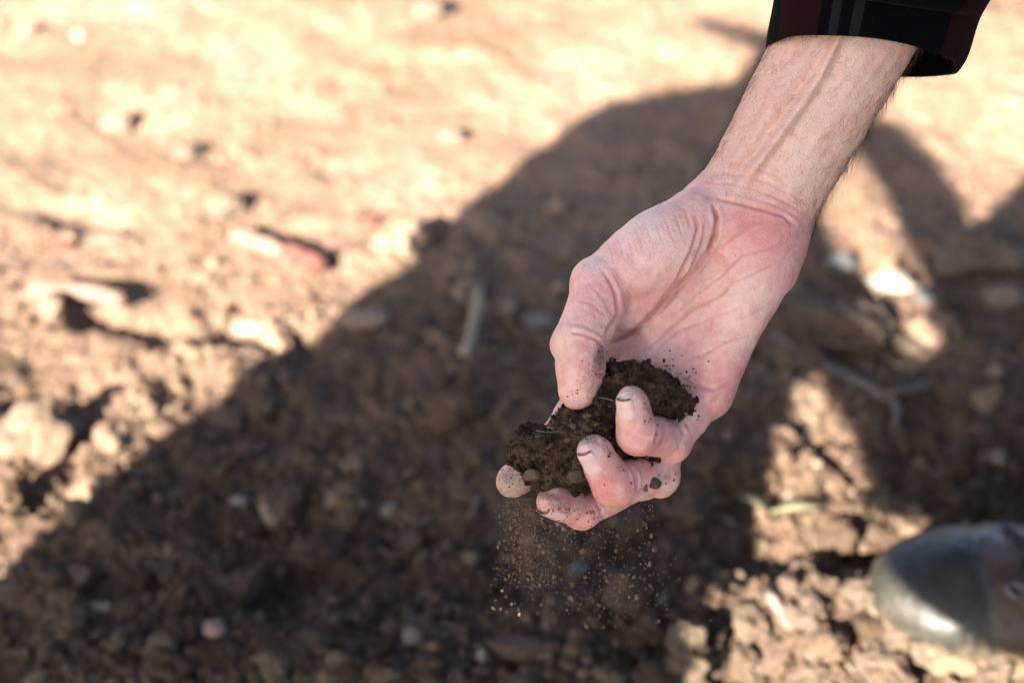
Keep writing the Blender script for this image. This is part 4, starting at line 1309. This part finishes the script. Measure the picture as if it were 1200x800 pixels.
for i, (px, py, a_, b_) in enumerate(((1060, 745, 22, 17), (1110, 770, 20, 16), (960, 785, 18, 14), (905, 770, 15, 12), (1160, 792, 18, 14), (945, 735, 20, 14), (880, 740, 14, 12), (1035, 790, 20, 15))):
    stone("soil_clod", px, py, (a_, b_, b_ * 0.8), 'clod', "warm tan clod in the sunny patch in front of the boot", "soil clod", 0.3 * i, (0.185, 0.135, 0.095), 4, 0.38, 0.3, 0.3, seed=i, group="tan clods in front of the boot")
# far, strongly blurred pale stones
for px, py, r, lab in ((140, 152, 15, "pale rounded stone far out on the sunny soil"), (217, 184, 12, "small whitish stone near the far pale rounded one"), (530, 165, 13, "cream stone near the top of the big shadow's slope"),
                       (264, 246, 17, "whitish lump behind the dry grass tuft"), (500, 20, 18, "pale stone at the far end of the sunny soil")):
    stone("stone", px, py, (r, r * 0.8, r * 0.7), 'clod', lab, "stone", 0.3, (0.125, 0.095, 0.07), sub=3)
stone("stone", 596, 364, (10, 9, 9), 'pink_stone', "small pinkish stone beside the pale broken stalk", "stone", 0.2, sub=3)
stone("stone", 632, 378, (16, 9, 7), 'grey_stone', "flat grey stone behind the thumb", "stone", 0.0, sub=3)
stone("soil_clod", 550, 350, (14, 12, 12), 'clod', "knobbly grey-brown clod above the pale broken stalk", "soil clod", 0.2, (0.17, 0.13, 0.10), 4)
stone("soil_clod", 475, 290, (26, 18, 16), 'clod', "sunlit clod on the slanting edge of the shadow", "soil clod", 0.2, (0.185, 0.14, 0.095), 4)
stone("dead_leaf", 424, 262, (14, 8, 7), 'red_leaf', "curled red-brown leaf on the sunlit soil", "leaf", -0.5, sub=3, rough=0.4)
stone("dead_leaf", 75, 290, (16, 8, 5), 'red_leaf', "flat reddish leaf above the thick pale stalk", "leaf", 0.3, sub=3, rough=0.4)
stalk("dry_stalk", [(562, 372), (556, 392), (546, 420)], 0.0055, 'straw', "pale broken stalk standing askew in the shaded soil", "stalk", lifts=(0.028, 0.014, 0.003), seed=8)
stalk("twig", [(905, 398), (950, 425), (1000, 450), (1045, 474)], 0.0042, 'grey_wood', "long grey twig lying in shade beyond the sunny triangle", "twig", 1.2, seed=10)
stalk("twig", [(1040, 468), (1070, 462), (1086, 458)], 0.0035, 'grey_wood', "short grey twig crossing the end of the long one", "twig", 1.8, seed=11)
stalk("twig", [(1046, 474), (1052, 490), (1046, 506)], 0.0032, 'grey_wood', "stubby twig hanging below the end of the long one", "twig", 1.5, seed=12)
stalk("twig", [(560, 580), (556, 600), (552, 614)], 0.003, 'grey_wood', "small twig in the shaded soil left of the trickle", "twig", 1.5, seed=13)
stalk("twig", [(900, 700), (930, 745), (975, 790)], 0.004, 'grey_wood', "dark twig along the shaded rim of the sunny foreground", "twig", 1.2, seed=14)
# short bits of straw and root among the soil
pile = Pile(); rngl = np.random.default_rng(31)
for _ in range(150):
    px, py = rngl.uniform(-20, 1220), 800 * rngl.uniform(0.12, 1.0)
    p = on_ground(px, py); a = rngl.uniform(0, 6.28); L = rngl.uniform(0.006, 0.024); bend = rngl.normal(0, 0.004)
    pts_ = []
    for t in np.linspace(-0.5, 0.5, 6):
        x = p[0] + math.cos(a) * L * t - math.sin(a) * bend * t * t * 4; y = p[1] + math.sin(a) * L * t + math.cos(a) * bend * t * t * 4
        pts_.append((x, y, max(ground_h(x, y), p[2] - 0.002) + 0.0016))
    v, f = tube(pts_, rngl.uniform(0.0004, 0.0010), 5, False); pile.add(v, np.array(f))
tag(pile.build("straw_litter", MT['straw']), "short bits of dry straw and root scattered over the soil", "straw", kind="stuff")
# a green sprout by the edge of the sunny triangle
sp = on_ground(905, 606)
root = empty("sprout", sp); tag(root, "pale green seedling at the edge of the sunny triangle", "seedling")
for (dx, dy, L, wd) in ((-0.02, 0.008, 0.030, 0.008), (0.018, -0.006, 0.032, 0.010)):
    n = 8; v = []
    for i in range(n):
        t = i / (n - 1); wq = wd * math.sin(math.pi * (0.08 + 0.9 * t)) * 0.5
        c = np.array([dx / abs(dx) * L * t, dy * t, 0.006 + 0.010 * math.sin(2.2 * t)]); s_ = np.array([-dy, dx, 0]); s_ /= np.linalg.norm(s_)
        v += [sp + c - s_ * wq, sp + c + [0, 0, -0.0015], sp + c + s_ * wq]
    f = [[3 * i + k, 3 * i + k + 1, 3 * i + k + 4, 3 * i + k + 3] for i in range(n - 1) for k in (0, 1)]
    o = mesh_obj("leaf", v, f, MT['green'], root); md = o.modifiers.new("thick", 'SOLIDIFY'); md.thickness = 0.0006
v, f = tube([sp + [0, 0, -0.004], sp + [0, 0, 0.008]], 0.0012, 6); mesh_obj("stem", v, f, MT['green'], root)
# tufts of dry grass
def tuft(px, py, n, hgt, spread, label, seed):
    rng = np.random.default_rng(seed); p = on_ground(px, py)
    root = empty("grass_tuft", p); tag(root, label, "grass")
    for _ in range(n):
        a = rng.uniform(0, 6.28); L = hgt * rng.uniform(0.5, 1); b = spread * rng.uniform(0.2, 1)
        pts = [p + np.array([math.cos(a) * b * t * (0.5 + t), math.sin(a) * b * t * (0.5 + t), L * t - 0.002 - 0.25 * L * t * t]) for t in np.linspace(0, 1, 7)]
        v, f = tube(pts, np.linspace(0.0007, 0.0003, 7), 4); mesh_obj("blade", v, f, MT['straw'], root)
tuft(318, 272, 7, 0.045, 0.02, "small dry grass tuft behind the pink stalk", 1)
tuft(225, 262, 8, 0.04, 0.03, "dry grass wisps beside the whitish lump", 2)
tuft(545, 412, 10, 0.02, 0.03, "matted dry roots around the pale broken stalk", 3)
tuft(190, 650, 9, 0.014, 0.025, "flattened dry grass in the shaded foreground hollow", 4)
tuft(610, 280, 8, 0.03, 0.03, "dry grass in the shadow above the thumb", 5)
tuft(1060, 440, 6, 0.02, 0.03, "yellowish wisps below the rounded sunlit clod", 6)
